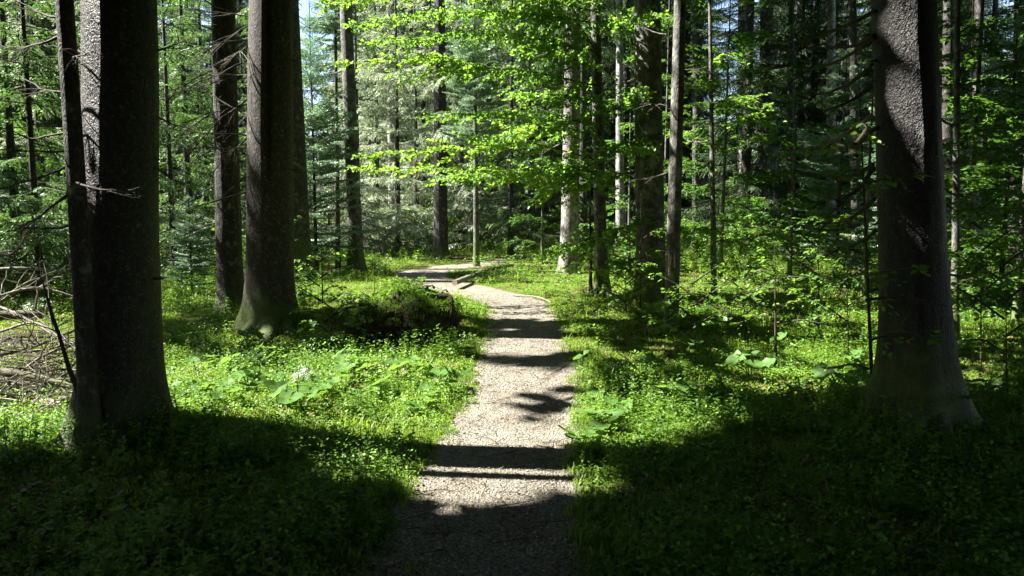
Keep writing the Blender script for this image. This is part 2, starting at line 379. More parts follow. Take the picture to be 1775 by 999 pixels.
open_sun(rr[(rank > 1-pr) & (vv < 815) & (pr > .8)]+[0, 0, .05], 1); open_sun(rr[(rank > 1-pr)]+[0, 0, .05], 0); open_sun(rr[(rank > 1-pr) & (pr > .8)]+[0, 0, .05], 2)
def open_box(u0, u1, v0, v1, y0, y1, n=6000, frac=1.0, seed=3, sc_=.8, grow=1):
    q = np.random.default_rng(seed); U = q.uniform(u0, u1, n); Vv = q.uniform(v0, v1, n); Y = q.uniform(y0, y1, n)
    P = np.array([PX(a_, b_, c_) for a_, b_, c_ in zip(U, Vv, Y)])
    if frac < 1:
        f_ = fbm(P@e1*sc_, P@e2*sc_, s=seed, o=3); P = P[np.argsort(np.argsort(f_))/n > 1-frac]
    open_sun(P, grow)
open_box(146, 220, -70, 258, 4.62, 5.3, 12000, grow=2)                       # the big left trunk's sunny flank
open_box(436, 482, -40, 260, 9.2, 10.3, 4000, .7)
open_box(960, 1005, 10, 480, 17.8, 20, 4000, .85)
open_box(590, 630, -20, 470, 18, 20.5, 3000, .8)
open_box(1512, 1590, -60, 255, 4.65, 5.1, 5000, .42, sc_=2.8)
open_box(1150, 1180, 60, 560, 9.9, 10.6, 1200, .5)
open_box(1680, 1705, 0, 300, 24, 26, 1500, .7)
open_box(500, 1000, 0, 445, 17, 40, 110000, 1.0)
open_box(570, 1080, -20, 320, 11.8, 15, 30000, .55, sc_=1.2)
open_box(0, 440, 0, 440, 14, 30, 60000, .25)
open_box(270, 440, 0, 470, 14, 30, 16000, .5)
open_box(1180, 1340, 130, 260, 11, 13.5, 5000, .35)
open_box(1040, 1500, 0, 430, 18, 34, 12000, .05)
open_box(1610, 1775, 60, 600, 8, 13, 9000, .3)
open_box(1280, 1410, 430, 560, 8, 9, 1500, .8)

# ------------------------------------------------------------------ foliage templates
LEAF_V = np.array([[0, 0, 0], [.28, .27, .05], [.68, .24, .03], [1, 0, -.06], [.68, -.24, .03], [.28, -.27, .05]])
LEAF_F = np.array([[0, 3, 2, 1], [0, 5, 4, 3]])
KITE_V = np.array([[0, 0, 0], [.4, .17, 0], [1, 0, 0], [.4, -.17, 0]]); KITE_F = np.array([[0, 3, 2, 1]])
def dirs(yaw, pitch): return np.c_[np.cos(yaw)*np.cos(pitch), np.sin(yaw)*np.cos(pitch), np.sin(pitch)]
def bough(L, rg, droop=.6, hang=.7, dens=1.0, needle=.075, sparse=0.0, twl=1.0):
    """one conifer bough along +X: wood (V,F), needles (pos, M, scale)"""
    n = 9; t = np.linspace(0, 1, n); P = np.c_[t*L, (rg.normal(0, .03)*t*L), -.10*L*t*2*droop+.16*L*t**3*droop]
    wood = [tube(P, .006+.013*L/3*(1-t)**.8, 3)]
    pos = []; yw = []; pt = []; rl = []; sc_ = []
    st = .085/dens; k = int(L/st)
    for i in range(k):
        tm = (i+.5)/k
        if tm < .12 or rg.random() < sparse: continue
        c = np.array([np.interp(tm, t, P[:, j]) for j in range(3)])
        for sd in (-1, 1):
            tl = ((.16+.17*L)*(1-tm)**.55+.08)*rg.uniform(.6, 1.15)*twl
            yaw = sd*(rg.uniform(.75, 1.15)); pit0 = -hang*rg.uniform(.3, 1.1)
            m = max(3, int(tl/.027)); q = (np.arange(m)+.5)/m
            pit = pit0*(.4+q*.9)
            dd = dirs(np.full(m, yaw), pit)*tl/m
            pp = c+np.cumsum(dd, 0)
            for side in (-1, 1):
                pos.append(pp); yw.append(yaw+side*(.75+rg.normal(0, .15, m))); pt.append(pit+rg.normal(0, .3, m)); rl.append(rg.normal(0, .7, m)); sc_.append(needle*rg.uniform(.8, 1.35, m)*(1.15-.4*q))
    m = 6; pos.append(np.array([P[-1]]*m)); yw.append(rg.normal(0, .5, m)); pt.append(rg.normal(0, .3, m)); rl.append(rg.normal(0, 1, m)); sc_.append(np.full(m, needle*1.2))
    pos = np.vstack(pos); Mx = rotm(np.concatenate(yw), np.concatenate(pt), np.concatenate(rl)); s_ = np.concatenate(sc_)
    a = Acc(); a.scatter(KITE_V, KITE_F, pos, Mx, np.c_[s_, s_*1.0, s_]); NV = np.concatenate(a.V); NF = np.concatenate([f for f, _ in a.Fs])
    return wood[0], (NV, NF)
def crown_acc(a, rg, hb, ht, Lmax, nb, temps, tl, pitch0=-.2, pitch1=.5, off=None, wi=0, ni=1, shape=.75):
    z = np.sort(rg.uniform(0, 1, nb)); az = np.arange(nb)*2.399+rg.normal(0, .4, nb)
    for f, A in zip(z, az):
        L = (Lmax*(1-f)**shape*rg.uniform(.65, 1.1)+.25)
        k = int(np.argmin([abs(L-b) for b in tl])); k = min(len(tl)-1, k); tmp = temps[k][rg.integers(len(temps[k]))]
        Mx = rotm(A, pitch0+(pitch1-pitch0)*f+rg.normal(0, .08), rg.normal(0, .15)); pos = np.array([[0, 0, hb+(ht-hb)*f]])
        s_ = np.array([L/tl[k]])
        (WV, WF), (NV, NF) = tmp
        a.scatter(WV, WF, pos, Mx, s_, wi); a.scatter(NV, NF, pos, Mx, s_, ni)
rg = np.random.default_rng(21)
TL = [.8, 1.6, 2.6]
T_SPR = [[bough(L, rg, .7, .95, 1.0, .062) for _ in range(2)] for L in TL]
T_FIR = [[bough(L, rg, .15, .15, 1.1, .075) for _ in range(2)] for L in TL]
def crown_mesh(name, seed, hb, ht, Lmax, nb, temps, mats, **k):
    a = Acc(); crown_acc(a, np.random.default_rng(seed), hb, ht, Lmax, nb, temps, TL, **k)
    o = a.build(name, mats, link=False); return o.data
CR = {
 'spruce_low': [crown_mesh('crown', 31+i, .9+i*.7, 24+i, 3.2, 230, T_SPR, [M['twig'], M['grey_spruce'] if i == 0 else M['shade_spruce']]) for i in range(3)],
 'spruce_high': [crown_mesh('crown', 41+i, 6+i*1.5, 25+i, 3.0, 160, T_SPR, [M['twig'], M['shade_spruce']]) for i in range(2)],
 'fir_young': [crown_mesh('crown', 51+i, .5, 6.5-i*1.5, 1.55-.2*i, 95, T_FIR, [M['twig'], M['fir']], pitch0=.02, pitch1=.6) for i in range(2)],
 'fir_high': [crown_mesh('crown', 61, 7.5, 26, 2.6, 130, T_FIR, [M['twig'], M['fir']], pitch0=-.1, pitch1=.5)],
}
def unique_crown(seed, B, hb, ht, Lmax, nb, temps, mats, parent, pitch0=-.2, pitch1=.5, keepin=.42, lean=(0, 0)):
    """detailed crown whose boughs leave room for the sunbeams"""
    rg = np.random.default_rng(seed); a = Acc(); z = np.sort(rg.uniform(0, 1, nb)); az = np.arange(nb)*2.399+rg.normal(0, .4, nb)
    for f, A in zip(z, az):
        L = Lmax*(1-f)**.75*rg.uniform(.65, 1.1)+.25; h = hb+(ht-hb)*f; d = np.array([math.cos(A), math.sin(A), -.25]); o = np.array([lean[0]*h, lean[1]*h, h])
        Q = B[None]+o+d[None]*L*np.linspace(.15, 1, 5)[:, None]
        blk = (~blocked_ok(Q, 2.5)).mean(); u_, v_, d_ = proj(Q[2:3]); inn = v_[0] > -15
        if blk > .3 and (not inn or rg.random() > keepin): continue
        k = int(np.argmin([abs(L-b) for b in TL])); (WV, WF), (NV, NF) = temps[k][rg.integers(len(temps[k]))]
        Mx = rotm(A, pitch0+(pitch1-pitch0)*f+rg.normal(0, .08), rg.normal(0, .15)); s_ = np.array([L/TL[k]])
        a.scatter(WV, WF, o[None], Mx, s_, 0); a.scatter(NV, NF, o[None], Mx, s_, 1)
    return a.build('crown', mats, parent)
def shade_crown(seed, base, hb, ht, Lmax, nb, lean=(0, 0)):
    """crown of a tree that stands mostly above or outside the picture: boughs of broad sprays, open where sunbeams pass"""
    q = np.random.default_rng(seed); f = q.uniform(0, 1, nb); az = np.arange(nb)*2.399+q.normal(0, .3, nb); z = hb+(ht-hb)*f
    L = Lmax*(1-f)**.6*q.uniform(.7, 1.1, nb)+.4
    m = 34; t = q.uniform(.08, 1, (nb, m)); side = q.normal(0, .18, (nb, m))*(1.1-t)*L[:, None]*1.3
    dx = np.cos(az)[:, None]*t*L[:, None]-np.sin(az)[:, None]*side; dy = np.sin(az)[:, None]*t*L[:, None]+np.cos(az)[:, None]*side
    zz = z[:, None]-.22*t*L[:, None]+q.normal(0, .06, (nb, m))-np.abs(side)*.3
    P = np.stack([base[0]+lean[0]*zz+dx, base[1]+lean[1]*zz+dy, zz], -1).reshape(-1, 3)
    keep = blocked_ok(P)
    u_, v_, d_ = proj(P); vis = (d_ > .3) & (v_ > -12-F*.55/np.maximum(d_, .3)) & (v_ < 1100) & (u_ > -120) & (u_ < 1900)   # these coarse sprays stay above the frame
    keep &= ~vis
    P = P[keep]; n = len(P); yaw = np.repeat(az, m)[keep]+q.normal(0, .6, n)
    a = Acc(); s_ = q.uniform(.24, .46, n)
    a.scatter(np.array([[0, 0, 0], [.3, .3, .02], [.7, .22, -.05], [1, 0, -.12], [.65, -.26, -.03], [.3, -.24, .02]]), LEAF_F, P, rotm(yaw, q.normal(-.25, .25, n), q.normal(0, .4, n)), s_, 1)
    for k in range(0, nb, 2):
        e = np.array([base[0]+lean[0]*z[k]+np.cos(az[k])*L[k], base[1]+lean[1]*z[k]+np.sin(az[k])*L[k], z[k]-.22*L[k]]); b = np.array([base[0]+lean[0]*z[k], base[1]+lean[1]*z[k], z[k]])
        mid = (b+e)/2
        if not blocked_ok(np.array([mid]))[0]: continue
        u1_, v1_, d1_ = proj(e)
        if d1_ > .3 and v1_ > -5: continue
        a.add(*tube([b, mid+[0, 0, .1], e], [.035, .02, .006], 4), 0)
    return a

# ------------------------------------------------------------------ trunks and branches
def trunk_pts(base, lean, H, n, bow=0.0):
    z = np.concatenate([np.linspace(-.35, 2.0, n//2, endpoint=False), np.linspace(2.0, H, n-n//2)])
    return z, np.c_[base[0]+lean[0]*z+bow*np.sin(z*.5), base[1]+lean[1]*z, base[2]+z]
def trunk(base, lean, H, r0, sides=28, n=60, flare=.5, seed=0, rough=.03, lobes=5, bow=0, fh=.28, taper=.8, groove=None, zr=1.5):
    z, P = trunk_pts(base, lean, H, n, bow)
    th = np.linspace(0, 2*PI, sides, endpoint=False); q = np.random.default_rng(seed); ph = q.uniform(0, 6.28, 3)
    r = r0*(1-taper*np.clip((z-zr)/(H-zr), -.1, 1)**.9*1.0 if False else 1-taper*np.clip(z/H, 0, 1))
    lob = 1+.45*np.cos(lobes*th+ph[0])+.3*np.cos((lobes-2)*th+ph[1])
    fl = flare*r0*np.exp(-np.clip(z, -.05, 50)/fh)
    Rr = r[:, None]+fl[:, None]*lob[None]
    nz = fbm(np.cos(th)[None]*2.2+z[:, None]*0, np.sin(th)[None]*2.2+z[:, None]*0, z[:, None]*1.3, s=seed, o=5)-.5
    Rr = Rr*(1+rough*3*nz)
    if groove is not None:
        g0, zlo = groove; dth = np.angle(np.exp(1j*(th-g0)))
        Rr = Rr*(1-.34*np.exp(-(dth/.11)**2)[None]*np.clip((z[:, None]-zlo)/.6, 0, 1))
    V = P[:, None, :]+np.stack([np.cos(th)[None]*Rr, np.sin(th)[None]*Rr, np.zeros_like(Rr)], -1)
    i = np.arange(n-1)[:, None]*sides; j = np.arange(sides)[None]; k = (j+1) % sides
    return V.reshape(-1, 3), np.stack([i+j, i+k, i+sides+k, i+sides+j], -1).reshape(-1, 4)
def dead_branch(a, p0, p1, r0=.02, sag=.15, nsub=6, rgx=None, sublen=.5, mi=0, up=0.0):
    q = rgx or R; p0 = np.asarray(p0, float); p1 = np.asarray(p1, float); n = 12; t = np.linspace(0, 1, n); L = np.linalg.norm(p1-p0)
    P = p0[None]*(1-t[:, None])+p1[None]*t[:, None]; P[:, 2] += -sag*L*4*t*(1-t)
    wob = np.cumsum(q.normal(0, .012*L, (n, 3)), 0); wob -= t[:, None]*wob[-1]*.6; P = P+wob*np.sin(t*PI*.5)[:, None]
    a.add(*tube(P, r0*(1-.85*t)*(1+.12*q.normal(0, 1, n)), 6), mi)
    d = (p1-p0)/L; side = np.cross(d, [0, 0, 1.0]); side /= np.linalg.norm(side)+1e-9
    for k in range(nsub):
        f = q.uniform(.2, .97); b = np.array([np.interp(f, t, P[:, c]) for c in range(3)])
        sgn = q.choice([-1, 1]); l = sublen*(1.1-f)*q.uniform(.5, 1.3)
        dd = d*q.uniform(.4, .9)+side*sgn*q.uniform(.3, 1)+np.array([0, 0, q.uniform(-.7, .15)+up]); dd /= np.linalg.norm(dd)
        m = 6; tt_ = np.linspace(0, 1, m); Q = b+dd*l*tt_[:, None]; Q[:, 2] -= .15*l*tt_**2
        Q += np.cumsum(q.normal(0, .02*l, (m, 3)), 0)*tt_[:, None]
        rr_ = max(.003, r0*.35*(1-f*.5)); a.add(*tube(Q, rr_*(1-.8*tt_), 4), mi)
        for _ in range(2):
            g = q.uniform(.3, .9); b2 = np.array([np.interp(g, tt_, Q[:, c]) for c in range(3)]); d3 = dd+q.normal(0, .6, 3); d3 /= np.linalg.norm(d3)
            a.add(*tube([b2, b2+d3*l*.2, b2+d3*l*.4+[0, 0, -.03]], [rr_*.5, rr_*.35, rr_*.15], 3), mi)
def leafy(a, P, spread=.6, leaf=.065, twst=.11, q=None, wr=.012, wi=0, li=1, flat=.3, dens=1.0, keep=None, lst=.042, vdroop=.12):
    """beech limb: main stem P, side twigs in a flat plane, leaves on both sides of each twig"""
    q = q or R; P = smooth_pts(P, 14); t = np.linspace(0, 1, 14); L = np.linalg.norm(np.diff(P, axis=0), axis=1).sum()
    a.add(*tube(P, wr*(1-.85*t)+.002, 5), wi)
    k = max(3, int(L/twst)); pos = []; yw = []
    for i in range(k):
        f = .06+.94*(i+q.random())/k
        if i > 0 and q.random() > dens: continue
        b = np.array([np.interp(f, t, P[:, c]) for c in range(3)]); f2 = min(1, f+.05); b1 = np.array([np.interp(f2, t, P[:, c]) for c in range(3)]); f0 = max(0, f2-.1); b0 = np.array([np.interp(f0, t, P[:, c]) for c in range(3)])
        my = math.atan2(b1[1]-b0[1], b1[0]-b0[0])
        for sgn in (-1, 1):
            tl = spread*(1.05-f*.75)*q.uniform(.45, 1.15); yaw = my+sgn*q.uniform(.5, 1.15); m = max(3, int(tl/lst)); s = (np.arange(m)+.5)/m
            pit = q.normal(-.02, .26)-vdroop*q.uniform(.3, 2)*s*2
            yws = yaw-sgn*.35*s; dd = dirs(yws, pit+0*s)*tl/m; pp = b+np.cumsum(dd, 0)
            a.add(*tube(np.vstack([b, pp[::2], pp[-1]]), .0028, 3), wi)
            for sd in (-1, 1):
                pos.append(pp); yw.append(yws+sd*q.uniform(.5, 1.2, m))
    pos = np.vstack(pos); yw = np.concatenate(yw); n = len(pos); pos = pos+q.normal(0, .012, (n, 3))
    s_ = leaf*q.uniform(.65, 1.15, n)
    a.scatter(LEAF_V, LEAF_F, pos, rotm(yw, q.normal(-.25, flat, n), q.normal(0, flat*1.1, n)), np.c_[s_, s_*1.25, s_], li)

def lean_of(ub, vb, ut, B=None, vt=0):
    B = G(ub, vb) if B is None else B; T = PX(ut, vt, B[1]); h = T[2]; return B, ((T[0]-B[0])/h, 0.0)
ROOTS = []
def make_tree(name, label, cat, ub, vb, ut, wpx, mat, H=24, sides=24, n=50, flare=.5, seed=1, lobes=5, crown=None, crown_args=None, group=None, **kw):
    B, lean = lean_of(ub, vb, ut); B[2] = gz(B[0], B[1]); r0 = wpx/2/F*B[1]*1.04
    root = empty(name, B, label=label, cat=cat, group=group)
    r1 = r0/(1-.75*1.5/H) if True else r0
    V, Fc = trunk(np.zeros(3), lean, H, r0*1.04, sides, n, flare, seed, lobes=lobes, **kw)
    a = Acc(); a.add(V, Fc); a.build('trunk', [M[mat]], root, smooth=True)
    if crown == 'shade':
        hb, ht, Lm, nb = crown_args; c = shade_crown(seed+500, B, hb, ht, Lm, nb, lean); c.build('crown', [M['twig'], M['spruce']], root, loc=B)
    elif crown in ('unique', 'unique_low'):
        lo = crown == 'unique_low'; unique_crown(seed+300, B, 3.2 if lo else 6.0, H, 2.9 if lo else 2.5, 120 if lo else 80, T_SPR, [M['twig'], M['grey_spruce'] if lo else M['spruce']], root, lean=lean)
    elif crown:
        me = CR[crown[0]][crown[1]]; o = bpy.data.objects.new('crown', me); COL.objects.link(o); o.parent = root
        o.rotation_euler = (0, 0, seed*1.7); k = (crown[2] if len(crown) > 2 else 1); o.scale = (k, k, k)
        hb = crown[3] if len(crown) > 3 else 0; o.location = (lean[0]*(10), 0, hb)
    ROOTS.append((root, B, lean, r0)); return root, B, lean, r0
def branch_part(root, B, name, fn, mats=('twig',), seed=0):
    a = Acc(); fn(a, np.random.default_rng(seed)); return a.build(name, [M[m] for m in mats], root, loc=B)

# --- the trees one can tell apart, left to right
rA = make_tree('spruce_tree', 'thin dark trunk at far left, pressed close in front of the big sunlit spruce', 'tree', 161, 800, 106, 31, 'bark_s', H=15, n=90, sides=28, seed=3, flare=.9, fh=.16, bow=.02, crown='shade', crown_args=(6, 15, 1.8, 60))
rB = make_tree('spruce_tree', 'massive spruce in the left foreground with bright sunlight down its left flank', 'tree', 215, 772, 209, 116, 'bark_b', H=26, n=220, sides=120, seed=4, flare=.48, fh=.30, rough=.035, lobes=5, crown='shade', crown_args=(6.2, 26, 4.6, 330))
rC = make_tree('spruce_tree', 'dark straight trunk standing just left behind the split-barked spruce', 'tree', 400, 552, 387, 41, 'bark_s', H=24, n=80, sides=32, seed=5, flare=.35, crown='shade', crown_args=(6.5, 24, 4.4, 300))
rD = make_tree('spruce_tree', 'thick spruce with a long dark split in its bark and a mossy left root', 'tree', 468, 574, 470, 76, 'bark_d', H=26, n=140, sides=96, seed=9, flare=.42, fh=.25, groove=(-1.35, 1.9), crown='shade', crown_args=(6.5, 26, 4.6, 330), lobes=4)
rE = make_tree('spruce_tree', 'trunk with green mossy foot half hidden behind the split-barked spruce', 'tree', 520, 486, 500, 38, 'bark_m', H=25, n=60, sides=28, seed=7, flare=.45, crown='unique')
rF = make_tree('young_tree', 'very thin dark stem left of the leaning sunlit trunk', 'tree', 586, 466, 581, 9, 'twig', H=10, n=40, sides=8, seed=8, flare=.2, crown=('fir_young', 1, .6, 6))
rG = make_tree('spruce_tree', 'slender leaning sunlit trunk between the pale green fir and the winding path', 'tree', 618, 473, 599, 24, 'bark_f', H=24, n=70, sides=28, seed=10, flare=.5, crown='unique')
rH = make_tree('spruce_tree', 'brown trunk under drooping grey-green boughs where the path bends', 'tree', 764, 451, 762, 23, 'bark_s', H=25, n=60, sides=24, seed=11, flare=.4, crown='unique_low')
rI = make_tree('young_tree', 'slim bare trunk standing alone in the grass beside the far bend of the path', 'tree', 826, 462, 822, 10, 'bark_f', H=9, n=40, sides=14, seed=12, flare=.25, crown=('fir_young', 0, .8, 3.2))
rJ = make_tree('spruce_tree', 'small distant trunk right behind the slim bare one at the bend', 'tree', 845, 432, 844, 11, 'bark_f', H=24, sides=14, seed=13, flare=.3, crown='unique')
rK = make_tree('spruce_tree', 'distant trunk wrapped in yellow-green moss left of the pale scarred trunk', 'tree', 922, 432, 918, 12, 'bark_m', H=24, sides=16, seed=14, flare=.3, crown='unique')
rL = make_tree('fir_tree', 'pale grey trunk with orange scars at the edge of the sunny clearing', 'tree', 986, 478, 995, 30, 'bark_o', H=25, n=90, sides=40, seed=15, flare=.38, crown='unique')
rM = make_tree('spruce_tree', 'narrow dark trunk close behind the pale scarred trunk', 'tree', 1012, 455, 1008, 13, 'bark_s', H=24, sides=16, seed=16, flare=.3, crown='unique')
rN = make_tree('beech_tree', 'dark mid-sized beech whose bright green leafy limbs reach left over the path', 'tree', 1043, 514, 1032, 21, 'bark_f', H=16, n=80, sides=36, seed=17, flare=.55, fh=.35, crown='shade', crown_args=(7, 16, 3.4, 150))
rO = make_tree('spruce_tree', 'distant pale trunk showing right of the leafy beech', 'tree', 1075, 440, 1074, 15, 'bark_p', H=24, sides=16, seed=18, flare=.3, crown='shade', crown_args=(7, 25, 4.2, 240))
rP = make_tree('spruce_tree', 'stout lichen-spotted spruce with shrubs hiding its foot, behind the slim trunk', 'tree', 1128, 525, 1122, 48, 'bark_f', H=26, n=90, sides=48, seed=19, flare=.35, crown='shade', crown_args=(7.5, 26, 4.2, 280))
rQ = make_tree('fir_tree', 'slim grey trunk with a torn bark wound, right of the path', 'tree', 1163, 572, 1179, 23, 'bark_f', H=18, n=120, sides=44, seed=20, flare=.12, crown='shade', crown_args=(7.5, 18, 2.2, 70))
rR = make_tree('spruce_tree', 'dark trunk just right of the slim wounded trunk', 'tree', 1212, 440, 1209, 22, 'bark_s', H=25, sides=20, seed=21, flare=.3, crown='shade', crown_args=(7, 25, 4.2, 240))
rS = make_tree('spruce_tree', 'dark broad trunk in the deep shade with a few pale sunlit patches', 'tree', 1334, 432, 1329, 30, 'bark_f', H=26, n=60, sides=28, seed=22, flare=.3, crown='shade', crown_args=(7, 25, 4.2, 240))
rT = make_tree('spruce_tree', 'pale distant trunk right of the dark broad trunk in the shade', 'tree', 1384, 425, 1386, 17, 'bark_p', H=26, sides=18, seed=23, flare=.2, crown=('spruce_high', 1))
rU = make_tree('spruce_tree', 'far grey trunk glimpsed between the boughs left of the big right spruce', 'tree', 1440, 432, 1441, 17, 'bark_p', H=25, sides=18, seed=24, flare=.3, crown='shade', crown_args=(7, 25, 4.2, 240))
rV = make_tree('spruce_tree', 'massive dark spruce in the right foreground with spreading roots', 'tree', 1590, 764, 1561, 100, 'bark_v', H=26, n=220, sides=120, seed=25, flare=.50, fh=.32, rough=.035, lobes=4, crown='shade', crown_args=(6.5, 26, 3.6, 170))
rW = make_tree('fir_tree', 'pale lichen-white trunk at the far right behind leafy boughs', 'tree', 1686, 450, 1696, 22, 'bark_p', H=25, sides=24, seed=26, flare=.3, crown='shade', crown_args=(7, 25, 4.2, 240))
rX = make_tree('spruce_tree', 'shaded trunk beside the right edge of the big right spruce', 'tree', 1642, 455, 1644, 20, 'bark_s', H=25, sides=20, seed=27, flare=.3, crown='shade', crown_args=(7, 25, 4.2, 240))

make_tree('spruce_tree', 'half-lit grey trunk in the shade left of the dark broad trunk', 'tree', 1290, 436, 1287, 20, 'bark_p', H=25, sides=20, seed=28, flare=.3, crown='shade', crown_args=(8, 25, 4.2, 240))
make_tree('spruce_tree', 'slim dark trunk close behind the dark broad trunk, right of it', 'tree', 1368, 448, 1372, 12, 'bark_s', H=22, sides=14, seed=29, flare=.3, crown='shade', crown_args=(6, 22, 4.0, 220))
make_tree('spruce_tree', 'tall shaded trunk near the right edge', 'tree', 1760, 470, 1768, 20, 'bark_s', H=25, sides=20, seed=30, flare=.3, crown='shade', crown_args=(6, 25, 4.2, 240))
make_tree('spruce_tree', 'shaded trunk left of the big right spruce', 'tree', 1485, 462, 1478, 15, 'bark_s', H=25, sides=20, seed=34, flare=.3, crown='shade', crown_args=(6, 25, 4.2, 240))
# roots of the big spruces
def root_part(T, targets, seed):
    root, B, lean, r0 = T; q = np.random.default_rng(seed)
    for k, (u, v) in enumerate(targets):
        E = G(u, v); d = E-B; d[2] = 0; n = 12; t = np.linspace(0, 1, n)
        P = B+d*t[:, None]; P[:, :2] += np.cumsum(q.normal(0, .012, (n, 2)), 0)
        P[:, 2] = Hs(P[:, 0], P[:, 1])+.17*(1-t)**1.6-.03*t-.02
        a = Acc(); a.add(*tube(P, r0*.55*(1-t)**1.1+.02, 10)); a.build('root', [M['bark_m' if T is rD else ('bark_v' if T is rV else 'bark_b')]], root, smooth=True, loc=B)
root_part(rB, [(120, 800), (300, 800), (200, 850), (330, 760)], 1)
root_part(rV, [(1720, 775), (1660, 820), (1500, 800), (1570, 850)], 2)
root_part(rD, [(398, 592), (520, 590), (455, 615)], 3)
root_part(rN, [(1010, 522), (1080, 525)], 4)
root_part(rG, [(600, 482), (640, 478)], 5)

# bare limbs: (tree, start px, end px, end depth offset, radius px, sag, subtwigs, material)
def limb(T, p, e, dy, r=.014, sag=.05, ns=7, sl=.5, mat='twig', up=0, seed=None):
    root, B, lean, r0 = T; a0 = PX(p[0], p[1], B[1]); a1 = PX(e[0], e[1], B[1]+dy)
    branch_part(root, B, 'branch', lambda a, q: dead_branch(a, a0, a1, r, sag, ns, q, sl, 0, up), (mat,), seed or int(p[0]*7+p[1]*3+e[0]) % 9999)
for p, e, dy in [((1515, 20), (1325, 70), .5), ((1515, 62), (1400, 60), 1.0), ((1515, 66), (1335, 138), .6), ((1512, 112), (1385, 152), 1.2), ((1512, 150), (1420, 190), .2),
                 ((1513, 200), (1330, 268), .7), ((1514, 222), (1400, 248), 1.4), ((1514, 285), (1400, 300), .6), ((1514, 292), (1450, 345), -.3), ((1516, 345), (1400, 385), .8),
                 ((1518, 400), (1430, 440), .4)]:
    limb(rV, p, e, dy, .016, .10, 7, .35, 'deadm' if p[1] in (66, 20) else ('dead' if p[1] == 200 else 'twig'))
for p, e, dy in [((1608, 300), (1700, 330), .6), ((1610, 470), (1740, 430), .8), ((1612, 180), (1690, 200), .9)]:
    limb(rV, p, e, dy, .012, .08, 7, .4)
limb(rV, (1625, 690), (1760, 655), -.4, .022, .1, 8, .3, 'deadm')
for k, (p, e, dy) in enumerate([((440, 40), (330, 120), .5), ((440, 70), (290, 95), -.5), ((440, 100), (280, 190), .3), ((440, 75), (365, 130), -.8), ((440, 165), (300, 300), .4), ((440, 130), (330, 160), .9),
                 ((440, 235), (275, 240), -.3), ((440, 228), (350, 330), .2), ((440, 258), (300, 262), -.9), ((440, 290), (370, 380), .5), ((440, 330), (285, 390), .1), ((440, 205), (270, 130), .8),
                 ((440, 30), (300, 20), -.2), ((440, 180), (310, 210), -.7)]):
    limb(rD, p, e, dy, .013, -.03, 17, .8, 'dead' if k in (3, 8) else 'twig')
for k, (p, e, dy) in enumerate([((380, 60), (280, 20), .5), ((380, 120), (285, 160), -.6), ((380, 190), (300, 250), -.3), ((380, 250), (290, 330), .3), ((380, 320), (290, 370), -.5), ((418, 330), (450, 300), .5), ((380, 385), (300, 420), .4), ((380, 20), (300, -30), .4)]):
    limb(rC, p, e, dy, .012, -.04, 15, .8, 'twig')
for k, (p, e, dy) in enumerate([((262, 90), (345, 60), .4), ((266, 200), (340, 225), .5), ((270, 290), (330, 330), .3), ((160, 330), (240, 322), -.5), ((160, 95), (60, 60), .4)]):
    limb(rB, p, e, dy, .009, .02, 6, .3, 'twig')
for k, (p, e, dy) in enumerate([((110, 60), (0, 75), .4), ((112, 100), (170, 85), -.2), ((115, 230), (-20, 215), .3), ((118, 262), (-30, 255), -.3), ((120, 285), (-40, 330), .2), ((122, 310), (230, 330), -.5), ((125, 330), (-20, 420), .2), ((118, 160), (30, 130), .4), ((128, 390), (0, 380), .5), ((110, 30), (30, 0), .3)]):
    limb(rA, p, e, dy, .010, .05, 10, .35, 'twig')
limb(rA, (155, 745), (48, 465), .3, .022, -.12, 5, .25, 'twig')
for T, xs_, vs_, L in [(rQ, (1155, 1176), range(60, 430, 60), 70), (rN, (1034, 1050), range(60, 470, 90), 70), (rI, (822, 830), range(345, 460, 20), 26), (rL, (970, 1003), range(250, 470, 40), 60),
                    (rG, (597, 620), range(120, 440, 50), 60), (rH, (755, 775), range(220, 420, 35), 45), (rE, (505, 525), range(60, 430, 60), 40), (rS, (1320, 1346), range(60, 400, 60), 40)]:
    for j, v in enumerate(vs_):
        sd = j % 2; u0 = xs_[sd]; u1 = u0+(L if sd else -L)*random.uniform(.5, 1.2)
        limb(T, (u0, v), (u1, v+random.uniform(-25, 15)), random.uniform(-.5, .6), .012 if T is not rI else .006, .06, 6, .4, 'dead' if random.random() < .45 else 'twig')
def stubs(T, us, vs_, n, sd):
    q = np.random.default_rng(sd); root, B, lean, r0 = T
    for k in range(n):
        v = q.uniform(*vs_); side = q.choice([-1, 1]); u = us[0] if side < 0 else us[1]; l = q.uniform(12, 34)*5/max(B[1], 5)
        limb(T, (u-side*4, v), (u+side*l, v+q.uniform(-6, 12)), q.uniform(-.15, .1), q.uniform(.006, .014), .01, 1, .06, 'twig', seed=sd*100+k)
stubs(rB, (158, 268), (20, 600), 9, 5); stubs(rV, (1518, 1612), (30, 560), 9, 6); stubs(rD, (440, 508), (20, 460), 7, 7); stubs(rC, (378, 416), (40, 480), 5, 8); stubs(rQ, (1158, 1178), (40, 500), 6, 9)
# torn bark wound on the slim trunk
def wound(a, q):
    root, B, lean, r0 = rQ
    for k in range(7):
        u = 1160+q.uniform(-6, 10); p = PX(u, 438+q.uniform(-8, 8), B[1]-r0*.98); e = PX(u+q.uniform(-3, 3), 470+q.uniform(-10, 16), B[1]-r0*1.08)
        a.add(*tube([p, (p+e)/2+[0, -.012, 0], e], [.004, .010, .003], 4))
branch_part(rQ[0], rQ[1], 'torn_bark', wound, ('wood',), 2)

